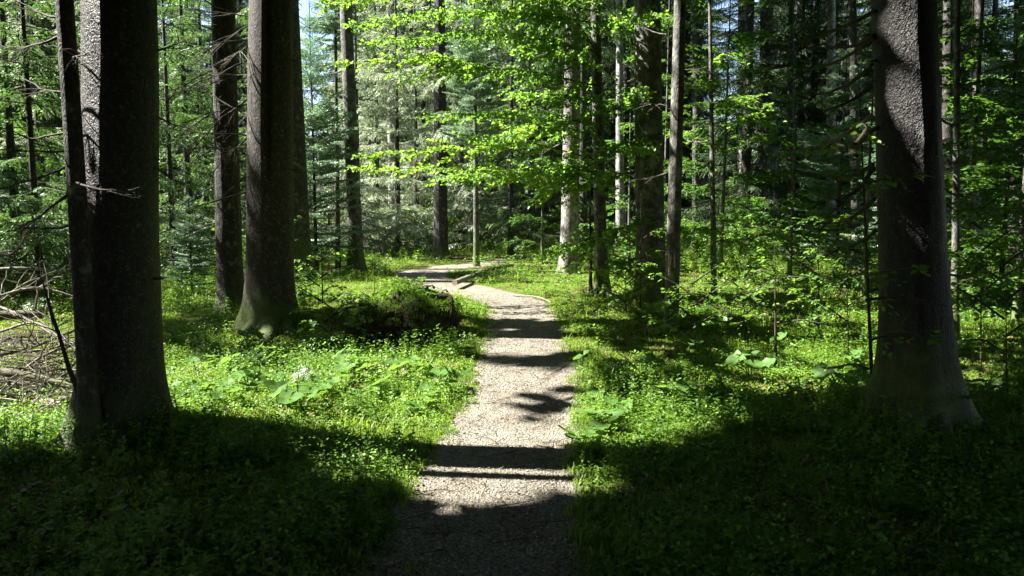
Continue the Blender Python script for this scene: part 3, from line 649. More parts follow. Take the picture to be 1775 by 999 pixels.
# leafy limbs of the beech: start px, bend px, end px, depth start, depth end
BL = [((1040, 215), (960, 210), (858, 252), 14.3, 12.5), ((950, 215), (860, 250), (640, 268), 13.0, 12.3), ((1040, 330), (900, 300), (610, 290), 14, 13.0), ((1100, 300), (960, 305), (760, 305), 14, 11.8),
      ((1040, 150), (880, 120), (690, 130), 14.2, 14.6), ((1038, 90), (860, 60), (640, 75), 14.2, 13.6), ((1036, 40), (850, 20), (610, 45), 14.2, 14.4), ((1036, 20), (800, -20), (560, 10), 14.2, 13.2),
      ((1042, 280), (930, 250), (830, 235), 14.2, 15), ((1040, 120), (960, 90), (900, 70), 14.3, 12.3), ((1042, 200), (1080, 180), (1110, 150), 14.3, 12.8), ((1042, 260), (1075, 255), (1118, 262), 14.3, 12.6),
      ((1040, 60), (1080, 40), (1140, 30), 14.3, 12.6), ((1044, 400), (1080, 395), (1110, 380), 14.3, 13.3), ((1040, 300), (990, 290), (930, 300), 14.4, 12), ((1040, 180), (980, 165), (890, 165), 14.4, 12.6),
      ((1038, 100), (1000, 40), (940, 10), 14.3, 14.8), ((860, 120), (760, 100), (590, 110), 14.2, 14.8), ((1040, 240), (900, 200), (740, 205), 14.4, 15), ((1036, 0), (950, -20), (760, -10), 14.4, 12.5),
      ((1042, 420), (1010, 425), (970, 440), 14.3, 13.4), ((1044, 450), (1080, 455), (1120, 440), 14.3, 13.6)]
for k, (p, m, e, y0, y1) in enumerate(BL):
    P = [PX(*p, y0), PX(*m, (y0+y1)/2), PX(*e, y1)]
    dens = .85 if k not in (4, 17, 8) else .6
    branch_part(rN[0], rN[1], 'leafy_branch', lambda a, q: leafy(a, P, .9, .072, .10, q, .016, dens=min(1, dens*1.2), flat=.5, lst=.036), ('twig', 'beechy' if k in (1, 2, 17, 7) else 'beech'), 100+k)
# two more young beeches, right side and behind the big right spruce
def beech(name, label, ub, vb, ut, wpx, limbs, mat='beech', leaf=.075, spread=.6, dens=.85, seed=0, H=8, group=None, bark='bark_f'):
    T = make_tree(name, label, 'tree' if wpx > 9 else 'sapling', ub, vb, ut, wpx, bark, H=H, n=40, sides=14, seed=seed+70, flare=.2, group=group)
    for k, (p, m, e, y0, y1) in enumerate(limbs):
        P = [PX(*p, y0), PX(*m, (y0+y1)/2), PX(*e, y1)]
        branch_part(T[0], T[1], 'leafy_branch', lambda a, q: leafy(a, P, spread, leaf, .12, q, .010, dens=dens), ('twig', mat), seed*50+k)
    return T
beech('beech_tree', 'slender shaded beech with layered leafy boughs right of the slim wounded trunk', 1238, 535, 1230, 10,
      [((1236, 180), (1280, 170), (1335, 185), 12.7, 12), ((1236, 215), (1290, 205), (1345, 222), 12.7, 13), ((1236, 150), (1210, 150), (1175, 165), 12.7, 12), ((1236, 240), (1210, 225), (1180, 240), 12.7, 12.2),
       ((1236, 190), (1290, 150), (1350, 140), 12.7, 13.5), ((1237, 380), (1280, 388), (1330, 400), 12.7, 12.2), ((1237, 400), (1215, 395), (1190, 410), 12.7, 12), ((1237, 420), (1270, 415), (1310, 430), 12.7, 11.8), ((1236, 100), (1260, 90), (1300, 100), 12.7, 13)],
      seed=3, H=8)
beech('beech_tree', 'leafy beech behind the right edge of the big right spruce', 1655, 585, 1660, 13,
      [((1657, y), (1657+dx*.5, y-12), (1657+dx, y+random.uniform(-5, 25)), 9.9, 9.9+random.uniform(-2.2, 2)) for y, dx in
       [(90, 130), (130, -60), (150, 150), (200, 120), (235, 160), (270, -50), (300, 120), (340, 150), (370, 110), (400, -40), (420, 150), (455, 130), (490, 120), (520, 100), (60, 60), (180, 60), (320, 70), (440, 60)]],
      seed=4, H=8, spread=.55, dens=.75, mat='beech_shade')
beech('beech_sapling', 'thin dark sapling with dim leaves in front of the big right spruce', 1512, 730, 1480, 6,
      [((1505, 640), (1480, 632), (1430, 640), 4.95, 4.8), ((1508, 590), (1560, 575), (1620, 590), 4.95, 4.5), ((1500, 480), (1540, 470), (1600, 462), 4.95, 4.5), ((1490, 390), (1440, 400), (1390, 392), 4.95, 5.3),
       ((1495, 440), (1460, 430), (1425, 450), 4.95, 4.8), ((1488, 320), (1540, 310), (1610, 300), 4.95, 4.6), ((1485, 270), (1450, 250), (1400, 262), 4.95, 5.5), ((1482, 250), (1500, 220), (1470, 200), 4.95, 5.2), ((1500, 520), (1560, 515), (1640, 530), 4.95, 4.8)],
      leaf=.055, spread=.16, dens=.6, seed=5, H=2.7, bark='twig')
beech('beech_sapling', 'little sapling with sunlit yellow-green leaves left of the big right spruce', 1345, 640, 1340, 5,
      [((1343, 470), (1330, 455), (1322, 430), 7.9, 7.8), ((1343, 490), (1370, 480), (1405, 482), 7.9, 7.7), ((1343, 500), (1310, 505), (1270, 515), 7.9, 7.7), ((1343, 530), (1375, 525), (1415, 515), 7.9, 8.2), ((1343, 545), (1310, 550), (1280, 560), 7.9, 8.1), ((1343, 560), (1390, 555), (1420, 560), 7.9, 7.6)],
      mat='beechy', leaf=.055, spread=.2, dens=.75, seed=6, H=1.15, bark='twig')
beech('beech_sapling', 'thin leafy sapling beside the dark foot of the leafy beech', 1024, 517, 1020, 6,
      [((1023, 400), (1005, 405), (985, 430), 14, 13.5), ((1023, 420), (1040, 415), (1060, 420), 14, 13.4), ((1023, 450), (1000, 455), (970, 470), 14, 13.3), ((1023, 470), (1045, 465), (1070, 470), 14, 13.4), ((1022, 360), (1010, 350), (990, 360), 14, 13.8)],
      seed=7, spread=.35, H=2.9, bark='twig')
for k, (u, v, h) in enumerate([(1205, 640, .9), (1420, 590, 1.4), (1470, 620, 1.2), (1700, 640, 1.7), (1745, 700, 1.2), (1290, 600, .8), (560, 560, .9), (505, 545, .8), (650, 560, .4), (575, 610, .6), (1110, 540, 1.2), (1150, 535, 1.0), (1085, 550, .7)]):
    B = G(u, v); tu = u+random.uniform(-12, 12); ht = F*h/B[1]; q_ = random.Random(k)
    lm = []
    for j in range(6):
        f = .35+.65*j/5; yv = v-ht*f; sd = 1 if j % 2 else -1; l = F*.35*h**.5/B[1]*q_.uniform(.6, 1.2)
        l *= 1.3; lm.append(((u+(tu-u)*f, yv), (u+(tu-u)*f+sd*l*.5, yv-l*.35), (u+(tu-u)*f+sd*l, yv-l*q_.uniform(.3, .7)), B[1], B[1]+q_.uniform(-.4, .4)))
    beech('beech_sapling', ['knee-high', 'thin leafy', 'small spreading'][k % 3]+' sapling '+
          ['right of the slim wounded trunk', 'in the shade left of the big right spruce', 'standing nearest to the left edge of the big right spruce', 'right of the big right spruce', 'at the right edge above the spreading root',
           'just left of the sapling with yellow-green leaves', 'on the bank left of the mossy stump', 'at the foot of the split-barked spruce', 'growing on top of the mossy stump', 'in front of the bank left of the mossy stump',
           'at the foot of the stout lichen-spotted spruce', 'directly left of the foot of the slim wounded trunk', 'in front of the stout lichen-spotted spruce'][k],
          u, v, tu, 2.2, lm, leaf=.06, spread=.30, dens=.95, seed=20+k, H=h, bark='twig')

# ------------------------------------------------------------------ forest further back
def putpx_inv(x, y): return 887.5+F*x/y
def inst_tree(name, x, y, H, r, kind, var, scale, label, group, bark='bark_s', rot=0, cache={}):
    z = gz(x, y); root = empty(name, (x, y, z), rot, label=label, cat='tree', group=group)
    key = (round(r, 2), H, bark)
    if key not in cache:
        V, Fc = trunk(np.zeros(3), (0.006, -.004), H, r, 16, 26, .4, int(r*1000), rough=.03); a = Acc(); a.add(V, Fc); t_ = a.build('trunk', [M[bark]], root, smooth=True); cache[key] = t_.data
    else:
        t_ = bpy.data.objects.new('trunk', cache[key]); COL.objects.link(t_); t_.parent = root
    if kind == 'spruce_low' and 9 < y < 37 and putpx_inv(x, y) < 1060:
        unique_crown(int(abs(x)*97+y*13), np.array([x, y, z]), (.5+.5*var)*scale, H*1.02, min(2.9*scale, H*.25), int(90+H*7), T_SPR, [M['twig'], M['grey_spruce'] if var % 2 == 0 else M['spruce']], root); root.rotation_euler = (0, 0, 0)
        return root
    c = bpy.data.objects.new('crown', CR[kind][var]); COL.objects.link(c); c.parent = root; c.scale = (scale,)*3
    return root
def putpx(u, y): return (u-887.5)/F*y
# hand-placed sunlit conifers that close the view
for k, (u, y, kind, var, s_, H, r, lab) in enumerate([
    (65, 12.5, 'spruce_low', 1, .62, 7, .07, 'slim spruce right behind the brush pile, with boughs to the ground'),
    (300, 18, 'spruce_low', 1, .7, 8, .08, 'mossy-green spruce just right of the big left spruce, farther back'),
    (360, 27, 'spruce_low', 1, .9, 12, .14, 'spruce seen deep behind the dark straight trunk'),
    (480, 25, 'spruce_low', 1, .8, 10, .11, 'spruce hidden mostly behind the split-barked spruce'),
    (622, 27, 'spruce_low', 0, .8, 10, .11, 'grey-green spruce just right of the leaning sunlit trunk'),
    (722, 31, 'spruce_low', 0, .9, 12, .13, 'grey-green spruce whose boughs touch the ground behind the path bend'),
    (770, 34, 'spruce_low', 2, .9, 13, .14, 'sunlit spruce behind the brown trunk at the path bend'),
    (650, 38, 'spruce_low', 0, .9, 12, .13, 'grey-green spruce behind the thin dark stem'),
    (905, 34, 'spruce_low', 0, .9, 13, .14, 'grey-green spruce behind the mossy distant trunk'),
    (548, 19.5, 'fir_young', 0, 1.0, 7, .05, 'pale blue-green young fir between the split-barked spruce and the leaning sunlit trunk'),
    (690, 28, 'spruce_low', 0, .95, 11, .12, 'grey-green spruce with curtains of drooping twigs left of the path bend'),
    (655, 33, 'spruce_low', 2, 1.0, 13, .14, 'sunlit spruce farther back behind the leaning sunlit trunk'),
    (800, 31, 'spruce_low', 2, .9, 12, .13, 'sunlit drooping spruce straight above the far end of the path'),
    (885, 27, 'spruce_low', 1, .85, 11, .12, 'bright green spruce with low boughs right of the path bend'),
    (735, 36.5, 'spruce_low', 0, 1.1, 15, .18, 'tall grey-green spruce deep behind the path bend'),
    (940, 36, 'spruce_low', 2, 1.0, 14, .2, 'shaded spruce behind the mossy distant trunk'),
    (850, 40, 'spruce_low', 1, 1.1, 26, .2, 'far green spruce closing the view above the path'),
    (600, 42, 'spruce_low', 1, 1.1, 25, .2, 'far spruce half hidden behind the pale young fir'),
    (30, 15, 'spruce_low', 1, .8, 9, .10, 'spruce with thin mossy boughs at the far left edge'),
    (330, 22, 'spruce_low', 1, .9, 11, .12, 'green spruce seen between the big left spruce and the dark straight trunk'),
    (200, 20, 'spruce_low', 0, .9, 10, .12, 'sunlit spruce right behind the big left spruce'),
    (330, 14.5, 'fir_young', 1, .38, 2, .02, 'small green fir in the sunlit gap behind the big left spruce'),
    (80, 24, 'spruce_low', 2, 1.0, 13, .14, 'far spruce behind the brush pile'),
    (425, 46, 'spruce_low', 0, 1.0, 25, .2, 'far spruce between the dark straight trunk and the split-barked spruce'),
    (1450, 17, 'fir_young', 0, .8, 5.5, .05, 'shaded young fir left of the big right spruce'),
    (1560, 20, 'fir_young', 0, 1.0, 6, .06, 'young fir directly behind the big right spruce'),
    (1740, 15, 'fir_young', 0, .9, 6, .05, 'dark young fir at the right edge'),
    (1290, 27, 'spruce_low', 1, .9, 24, .2, 'dark spruce left of the dark broad trunk in the shade'),
    (1400, 36, 'spruce_low', 2, 1.0, 25, .2, 'spruce behind the pale distant trunk on the right'),
    (1180, 34, 'spruce_low', 1, .95, 24, .2, 'dark low-boughed spruce behind the slim wounded trunk'),
    (1080, 33, 'spruce_low', 2, 1.0, 25, .2, 'green spruce behind the stout lichen-spotted spruce'),
    ]):
    inst_tree('young_fir' if kind == 'fir_young' else 'spruce_tree', putpx(u, y), y, H, r, kind, var, s_, lab, None, rot=k*1.3)
for k, (u, y, sc_, lab) in enumerate([(497, 52, .42, 'left'), (533, 60, .40, 'middle one'), (572, 56, .44, 'right')]):
    inst_tree('spruce_tree', putpx(u, y), y, 11, .10, 'spruce_low', k, sc_, 'far low spruce under the blue sky gap, '+lab+' of three', None, rot=k)
for k, (u, y, sc_) in enumerate([(1245, 60, .45), (1275, 66, .45)]):
    inst_tree('spruce_tree', putpx(u, y), y, 11, .10, 'spruce_low', k, sc_, 'far low spruce behind the shaded slender beech on the right, '+['left', 'right'][k]+' of two', None, rot=k)
# the far forest
rf = random.Random(5); pts = []
while len(pts) < 145:
    y = rf.uniform(35, 90); x = rf.uniform(-.85, .85)*y; u = 887.5+F*x/y
    if any((x-a_)**2+(y-b_)**2 < 9 for a_, b_ in pts): continue
    if abs(u-532) < 26+F*2.3/y: continue
    if abs(u-1260) < 14+F*1.6/y: continue
    if 36 < y < 46 and -24 < x < -7: continue
    pts.append((x, y))
for k, (x, y) in enumerate(pts):
    right = x > .12*y
    low = rf.random() < (.8 if right else .75)
    kind, var = ('spruce_low', (rf.choice([1, 2]) if right or x < -.25*y else rf.randrange(3))) if low else (('spruce_high', rf.randrange(2)) if rf.random() < .7 else ('fir_high', 0))
    inst_tree('spruce_tree', x, y, 24+rf.choice([0, 1, 2]), rf.choice([.18, .22, .26]), kind, var, rf.uniform(.95, 1.25),
              ('spruce with boughs nearly to the ground in the far forest' if low else 'tall trunk with high boughs in the far forest')+(', right half of the view' if right else ', left half of the view'),
              ('low-boughed spruces of the far forest' if low else 'high-crowned trees of the far forest')+(' on the right' if right else ' on the left'), bark=rf.choice(['bark_s', 'bark_s', 'bark_f', 'bark_p'] if not right else ['bark_s', 'bark_s', 'bark_f']), rot=rf.uniform(0, 6.28))
def beech_crown(seed, h, R0, nl):
    q = np.random.default_rng(seed); a = Acc()
    for k in range(nl):
        f = (k+.5)/nl; z = h*(.12+.88*f); az = k*2.4+q.normal(0, .3); L = R0*(1-.55*f)*q.uniform(.7, 1.1)
        d = np.array([math.cos(az), math.sin(az), 0]); leafy(a, np.array([[0, 0, z], d*L*.5+[0, 0, z+.15], d*L+[0, 0, z-.05]]), .65, .095, .15, q, .010, dens=.9, lst=.055)
    return a.build('crown', [M['twig'], M['beech_shade']], link=False).data
CR['beech'] = [beech_crown(1, 6.5, 2.6, 20), beech_crown(2, 4.0, 2.0, 13), beech_crown(3, 8.0, 2.4, 22)]
for k, (u, y, var, lab) in enumerate([(1250, 17, 0, 'leafy young beech between the slim wounded trunk and the dark broad trunk'), (1370, 16, 1, 'low leafy beech in front of the pale distant trunk'),
      (1500, 14, 1, 'low beech touching the left edge of the big right spruce'), (1680, 13, 2, 'leafy beech in front of the pale trunk at the far right'),
      (1740, 18, 0, 'leafy beech at the right edge, behind the dark young fir'), (1090, 20, 1, 'green beech just right of the leafy beech over the path'), (1150, 22, 2, 'tall leafy beech behind the stout lichen-spotted spruce'),
      (290, 24, 0, 'sunlit beech far behind the big left spruce'), (60, 19, 1, 'leafy beech far behind the brush pile'), (430, 24, 1, 'sunlit low beech between the straight trunk and the split-barked spruce'), (940, 24, 1, 'low sunlit beech left of the pale scarred trunk'), (1770, 11, 1, 'low leafy beech cut by the right edge')]):
    inst_tree('beech_tree', putpx(u, y), y, [6.7, 4.2, 8.2][var], .05, 'beech', var, 1.0, lab, None, bark='bark_f', rot=k*.9)
# the woods beyond, nobody could count them
qa = np.random.default_rng(99); a = Acc(); n_ = 0
while n_ < 190:
    y = qa.uniform(80, 210); x = qa.uniform(-.85, .85)*y; u = 887.5+F*x/y; n_ += 1
    Ht = qa.uniform(22, 30)
    if abs(u-532) < 30+F*3/y or abs(u-1260) < 16+F*2.5/y: Ht = 1.7+(HOR-230)/F*y
    z0 = gz(x, y); m = 1500; f = qa.beta(1, 1.35, m); az = qa.uniform(0, 2*PI, m); rad = Ht*.15*(1-f)**.8*np.sqrt(qa.uniform(.15, 1, m))+.1
    P = np.c_[x+np.cos(az)*rad, y+np.sin(az)*rad, z0+.3+f*Ht-rad*.3]
    a.scatter(KITE_V, KITE_F, P, rotm(az, qa.normal(-.35, .3, m), qa.normal(0, .5, m)), np.c_[qa.uniform(.5, 1.1, m), qa.uniform(.6, 1.2, m), np.ones(m)], 1)
    a.add(*tube([[x, y, z0-.5], [x, y, z0+Ht*.5], [x, y, z0+Ht]], [.25, .15, .03], 6), 0)
tag(a.build('far_woods', [M['bark_s'], M['shade_spruce']]), 'dense dark conifer woods closing the view far behind the trees', cat='woods', kind='stuff')
# unseen trees added beside and behind the camera; crowns pruned to shape the shade
rs = random.Random(12); pts = []; tries = 0
while len(pts) < 84 and tries < 20000:
    tries += 1
    x = rs.uniform(-30, 20); y = rs.uniform(-12, 34)
    if abs(x) < max(1.6, .80*y+1.7) and y > -1.5: continue
    if abs(x) < 1.5: continue
    if x > 0 and y > 24: continue
    if any((x-a_)**2+(y-b_)**2 < 8.5 for a_, b_ in pts): continue
    zz = np.tile(np.linspace(.5, 20, 80), 3); tp = np.c_[np.full(240, x), y+np.repeat([-.2, 0, .2], 80), zz]
    if (~blocked_ok(tp)).mean() > (.05 if 3.2 < y < 7.4 else .16): continue
    pts.append((x, y))
for k, (x, y) in enumerate(pts):
    z = gz(x, y); B = np.array([x, y, z]); side = 'left of' if x < 0 else 'right of'
    root = empty('spruce_tree', B, label='unseen spruce added outside the picture, '+side+' the view, shading the path', cat='tree', group='unseen spruces added outside the picture '+side+' the view')
    r = rs.uniform(.16, .26); V, Fc = trunk(np.zeros(3), (0, 0), 24, r, 14, 24, .4, k); a = Acc(); a.add(V, Fc); a.build('trunk', [M['bark_s']], root, smooth=True)
    shade_crown(900+k, B, rs.uniform(3.0, 5.5), 24, rs.uniform(3.4, 4.3)*(1.3 if 2 < y < 14 and -22 < x < 0 else 1), 330 if 2 < y < 14 and -22 < x < 0 else 230).build('crown', [M['twig'], M['spruce']], root, loc=B)

# ------------------------------------------------------------------ ground cover
def scat(n, dmin, dmax, q, edge=.0, pw=0.0):
    d = np.exp(q.uniform(math.log(dmin), math.log(dmax), n)); x = q.uniform(-1, 1, n)*(d*.78+.8); pd = pathdist(x, d)
    uq = 887.5+F*x/d; vq = HOR+F*CAMH/d; pile = (uq < 150) & (vq > 575) & (vq < 715) & (q.random(n) < .75)
    ok = ~pile & (pd > edge+q.uniform(-.03, .07, n)) & (((x-MPX[0][0])/.95)**2+((d-MPX[0][1]-.2)/.85)**2 > 1)
    return x[ok], d[ok], pd[ok]
MPX = [G(690, 590)]
def clump(q, n, rad, h0, h1, leaf, stems=0):
    a = Acc(); rr_ = rad*np.sqrt(q.uniform(0, 1, n)); th = q.uniform(0, 2*PI, n); P = np.c_[rr_*np.cos(th), rr_*np.sin(th), q.uniform(h0, h1, n)]
    s_ = leaf*q.uniform(.6, 1.2, n); a.scatter(LEAF_V, LEAF_F, P, rotm(q.uniform(0, 2*PI, n), q.normal(.05, .35, n), q.normal(0, .35, n)), np.c_[s_, s_*1.5, s_]); return np.concatenate(a.V), np.concatenate([f for f, _ in a.Fs])
def herb(q, h, pairs, leaf):
    a = Acc(); top = np.array([q.normal(0, .12)*h, q.normal(0, .12)*h, h]); a.add(*tube([[0, 0, 0], top*.5+[.01, 0, 0], top], [.003, .0025, .0015], 3))
    V, Fq = a.V[0], a.Fs[0][0]; b = Acc(); z = np.linspace(.3, 1, pairs); az = np.arange(pairs)*1.6+q.uniform(0, 3)
    P = np.repeat(top[None]*z[:, None], 2, 0); yw = np.repeat(az, 2)+np.tile([0, PI], pairs); s_ = leaf*(1.2-.5*np.repeat(z, 2))*q.uniform(.7, 1.2, 2*pairs)
    b.add(V, Fq); b.scatter(LEAF_V, LEAF_F, P, rotm(yw, q.normal(.1, .3, 2*pairs), q.normal(0, .3, 2*pairs)), np.c_[s_, s_*1.1, s_])
    return np.concatenate(b.V), np.concatenate([f for f, _ in b.Fs])
def tuft(q, nb, h, w_=.005, sp=.04):
    a = Acc()
    for _ in range(nb):
        hh = h*q.uniform(.5, 1.1); az = q.uniform(0, 2*PI); lean_ = q.uniform(.15, .7)*hh; b = np.array([q.normal(0, sp), q.normal(0, sp), 0]); d = np.array([math.cos(az), math.sin(az), 0]); s = np.array([-d[1], d[0], 0])*w_
        m = b+d*lean_*.35+[0, 0, hh*.6]; t = b+d*lean_+[0, 0, hh*q.uniform(.75, 1)]
        a.add([b-s, b+s, m+s*.8, m-s*.8, t], [[0, 1, 2, 3], [3, 2, 4, 4]])
    V = np.concatenate(a.V); Fc = np.concatenate([f for f, _ in a.Fs]); return V, Fc
def tuft2(q, nb, h, w_=.005, sp=.04):
    V, Fc = tuft(q, nb, h, w_, sp); T3 = Fc[Fc[:, 2] != Fc[:, 3]] if False else Fc
    # degenerate quads -> spread tip
    V2 = []; F2 = []; n = 0
    for i in range(0, len(V), 5):
        b = V[i:i+5]; tip = b[4]; s = (b[1]-b[0])*.12
        V2 += [b[0], b[1], b[2], b[3], tip+s, tip-s]; F2 += [[n, n+1, n+2, n+3], [n+3, n+2, n+4, n+5]]; n += 6
    return np.array(V2), np.array(F2)
def cover(name, label, temps, n, dmin, dmax, mats, smin, smax, q, edge=0.0, far=.25, dens=None, zoff=0.0):
    x, y, pd = scat(n, dmin, dmax, q, edge)
    if dens is not None and name not in ('leaf_litter', 'moss_carpet'):
        k = q.random(len(x)) < np.clip(1-(fbm(x*1.2, y*1.2, s=20, o=3)-.54)/.06, .2, 1); x, y, pd = x[k], y[k], pd[k]
    if dens is not None:
        k = q.random(len(x)) < dens(x, y, pd); x, y, pd = x[k], y[k], pd[k]
    z = Hs(x, y)+zoff; a = Acc(); ch = q.integers(0, len(temps), len(x)); mi = q.integers(0, len(mats), len(x))
    for c in range(len(temps)):
        for m in range(len(mats)):
            k = (ch == c) & (mi == m); nk = int(k.sum())
            if nk == 0: continue
            s_ = q.uniform(smin, smax, nk)*(1+far*np.clip((y[k]-6)/6, 0, 4))*np.clip(.55+pd[k]*1.2, .5, 1)
            V, Fc = temps[c]
            a.scatter(V, Fc, np.c_[x[k], y[k], z[k]], rotm(q.uniform(0, 2*PI, nk), q.normal(0, .08, nk), q.normal(0, .08, nk)), s_, m)
    return tag(a.build(name, [M[m] for m in mats]), label, cat='ground cover', kind='stuff')
q = np.random.default_rng(77)
def patchy(s, lo, hi, fr=.8): return lambda x, y, pd: np.clip((fbm(x*fr, y*fr, s=s, o=3)-lo)/(hi-lo), 0.04, 1)
cover('seedlings_and_clover', 'fine carpet of tiny green leaves in the near ground', [clump(q, 22, .07, .008, .06, .015) for _ in range(6)], 26000, 2.2, 8.5, ['sorrel', 'herb'], .8, 1.4, q, far=0, dens=patchy(5, .30, .5, 1.1))
cover('wood_sorrel', 'carpet of small bright green three-leaved plants on the forest floor', [clump(q, 18, .08, .012, .07, .020) for _ in range(6)], 40000, 2.2, 48, ['sorrel', 'herb'], .75, 1.3, q, far=.42, dens=patchy(3, .40, .56))
cover('herbs', 'leafy green woodland herbs covering the ground beside the path', [herb(q, q.uniform(.09, .22), 6, .036) for _ in range(8)], 22000, 2.4, 45, ['herb', 'sorrel'], .6, 1.5, q, far=.35, edge=.05, dens=patchy(8, .42, .60))
cover('bilberry_undergrowth', 'low twiggy undergrowth with small dark leaves', [clump(q, 44, .15, .03, .20, .020) for _ in range(4)], 8500, 2.6, 45, ['herb', 'beech'], .8, 1.3, q, edge=.18, dens=patchy(14, .45, .6, .5))
cover('grass', 'thin green grass growing along the path and in the sunny clearing', [tuft2(q, 12, .115) for _ in range(6)], 24000, 2.2, 40, ['grass'], .6, 1.3, q, edge=-.10, dens=lambda x, y, pd: np.where(pd < 0, .25, np.clip(.9-pd*1.2, .22, 1))*np.clip((fbm(x*1.3, y*1.3, s=31, o=2)-.3)*4, .15, 1))
cover('moss_carpet', 'soft yellow-green moss carpet between the plants', [tuft2(q, 16, .035, .0035, .05) for _ in range(5)], 60000, 2.2, 20, ['sorrel', 'grass'], .8, 1.3, q, edge=.02, far=.12)
cover('leaf_litter', 'scattered brown dead leaves and bark bits', [clump(q, 5, .12, .006, .03, .05) for _ in range(4)], 18000, 2.3, 40, ['litter'], .6, 1.2, q, edge=-.12, dens=patchy(20, .48, .62, 1.2))
a = Acc()
for k in range(900):
    d_ = math.exp(q.uniform(math.log(2.3), math.log(14))); x_ = q.uniform(-1.1, .8); pd_ = pathdist([x_], [d_])[0]
    if pd_ > .12: continue
    z_ = gz(x_, d_)+.012; an = q.uniform(0, PI); l = q.uniform(.02, .11)*(1+d_*.04); dx, dy = math.cos(an)*l, math.sin(an)*l
    a.add(*tube([[x_-dx, d_-dy, z_], [x_+dy*.15, d_-dx*.15, z_+.006], [x_+dx, d_+dy, z_]], .0016+.0012*q.random(), 3), int(q.random() < .5))
tag(a.build('needles_and_twigs', [M['twig'], M['dead']]), 'small fallen twigs and needles strewn on the gravel path', cat='twigs', kind='stuff')
# gravel stones
oc = np.array([[1, 0, 0], [0, .8, 0], [-1, 0, 0], [0, -.8, 0], [0, 0, .6], [0, 0, -.5]]); of = np.array([[0, 1, 4], [1, 2, 4], [2, 3, 4], [3, 0, 4]])
d = np.exp(q.uniform(math.log(2.2), math.log(15), 60000)); x = q.uniform(-1.1, .9, len(d)); pd = pathdist(x, d); k = (q.random(len(d)) < np.clip(np.where(pd < .02, 1.1+pd*.6, .6-pd*3.2), 0, 1)); x, d = x[k], d[k]
a = Acc(); s_ = np.clip(q.lognormal(-5.15, .38, len(x)), .0025, .014)*(1+d*.03)
a.scatter(oc, of, np.c_[x, d, Hs(x, d)+.004+s_*.15], rotm(q.uniform(0, 6.28, len(x)), q.normal(0, .3, len(x)), q.normal(0, .3, len(x))), s_)
tag(a.build('gravel', [M['gravel']]), 'small grey and tan gravel stones on the footpath', cat='gravel', kind='stuff')

# ------------------------------------------------------------------ butterbur plants
def big_leaf(a, q, c, size, yaw, tilt):
    n = 18; th = np.linspace(-PI*.92, PI*.92, n); r = size*(.5+.05*np.cos(3*th)+.03*q.normal(0, 1, n))*np.where(np.abs(th) > 2.5, .85, 1)
    ring = [np.c_[r*f*np.cos(th), r*f*np.sin(th), (.10*f*f-.05*f+.03*f*np.sin(5*th)+.02*f*q.normal(0, 1, n))*size] for f in (.5, 1)]
    V = np.vstack([[0, 0, -.02*size], ring[0], ring[1]]); Fq = [[1+i, 1+n+i, 2+n+i, 2+i] for i in range(n-1)]; Ft = [[0, 1+i, 2+i] for i in range(n-1)]
    Mx = rotm(yaw, tilt, q.normal(0, .2))[0]; V = V@Mx.T+c; a.add(V, Fq, 0); a.add(V, Ft, 0)
def butterbur(seed, nl, size, h):
    q = np.random.default_rng(seed); leaves = Acc(); st = Acc()
    for k in range(nl):
        az = k*2.4+q.normal(0, .4); rr_ = size*q.uniform(.35, .9) if nl > 1 else 0; c = np.array([rr_*math.cos(az), rr_*math.sin(az), h*q.uniform(.6, 1.1)])
        st.add(*tube([[0, 0, 0], c*[.4, .4, .6], c], [.006, .005, .004], 5)); big_leaf(leaves, q, c, size*q.uniform(.7, 1.15), az, q.normal(-.1, .25))
    return leaves.build('leaves', [M['bigleaf']], link=False, smooth=True).data, st.build('stem', [M['herb']], link=False).data
BB = [butterbur(1, 4, .20, .16), butterbur(2, 3, .17, .13), butterbur(3, 5, .16, .18), butterbur(4, 2, .22, .12), butterbur(5, 1, .22, .14)]
spots = [(u, v, 'left') for u, v in [(345, 690), (395, 700), (430, 690), (470, 668), (480, 720), (560, 690), (590, 680), (620, 668), (655, 660), (690, 668), (720, 655), (745, 700), (765, 680), (790, 662), (820, 650), (700, 640), (640, 700),
         (460, 640), (500, 640), (400, 655), (380, 640), (340, 650), (430, 610), (360, 620), (330, 605), (540, 705), (735, 720), (610, 640), (575, 720), (660, 690), (800, 620), (760, 600), (840, 640), (320, 690), (300, 600), (310, 715), (400, 730), (520, 730), (735, 580)]]
spots += [(u, v, 'right') for u, v in [(1010, 640), (1040, 742), (1075, 725), (1110, 655), (1065, 700), (1230, 722), (1210, 705), (1240, 640), (1300, 660), (1145, 668), (1350, 610), (1290, 630), (1000, 660), (1160, 710), (1420, 700), (1330, 640), (1190, 610), (1400, 640), (1450, 690), (1090, 600), (1480, 640), (1700, 690), (1740, 720), (960, 565), (1260, 600), (1380, 735), (1010, 770)]]
for k, (u, v, sd) in enumerate(spots):
    P = G(u, v); lv, st = BB[k % 5]; u_, v_ = P[0], P[1]
    if pathdist([u_], [v_])[0] < .08: continue
    r_ = empty('butterbur_plant', (P[0], P[1], gz(P[0], P[1])), k*1.9, label='low plant with broad round light green leaves '+('in the sunny patch left of the path' if sd == 'left' else 'in the dappled undergrowth right of the path'), cat='plant', group='broad-leaved plants '+sd+' of the path')
    s0 = .9+.10*((k*7) % 5-1); r_.scale = (s0,)*3
    for me in (lv, st): o = bpy.data.objects.new(me.name, me); COL.objects.link(o); o.parent = r_; o.name = 'leaves' if me is lv else 'stem'

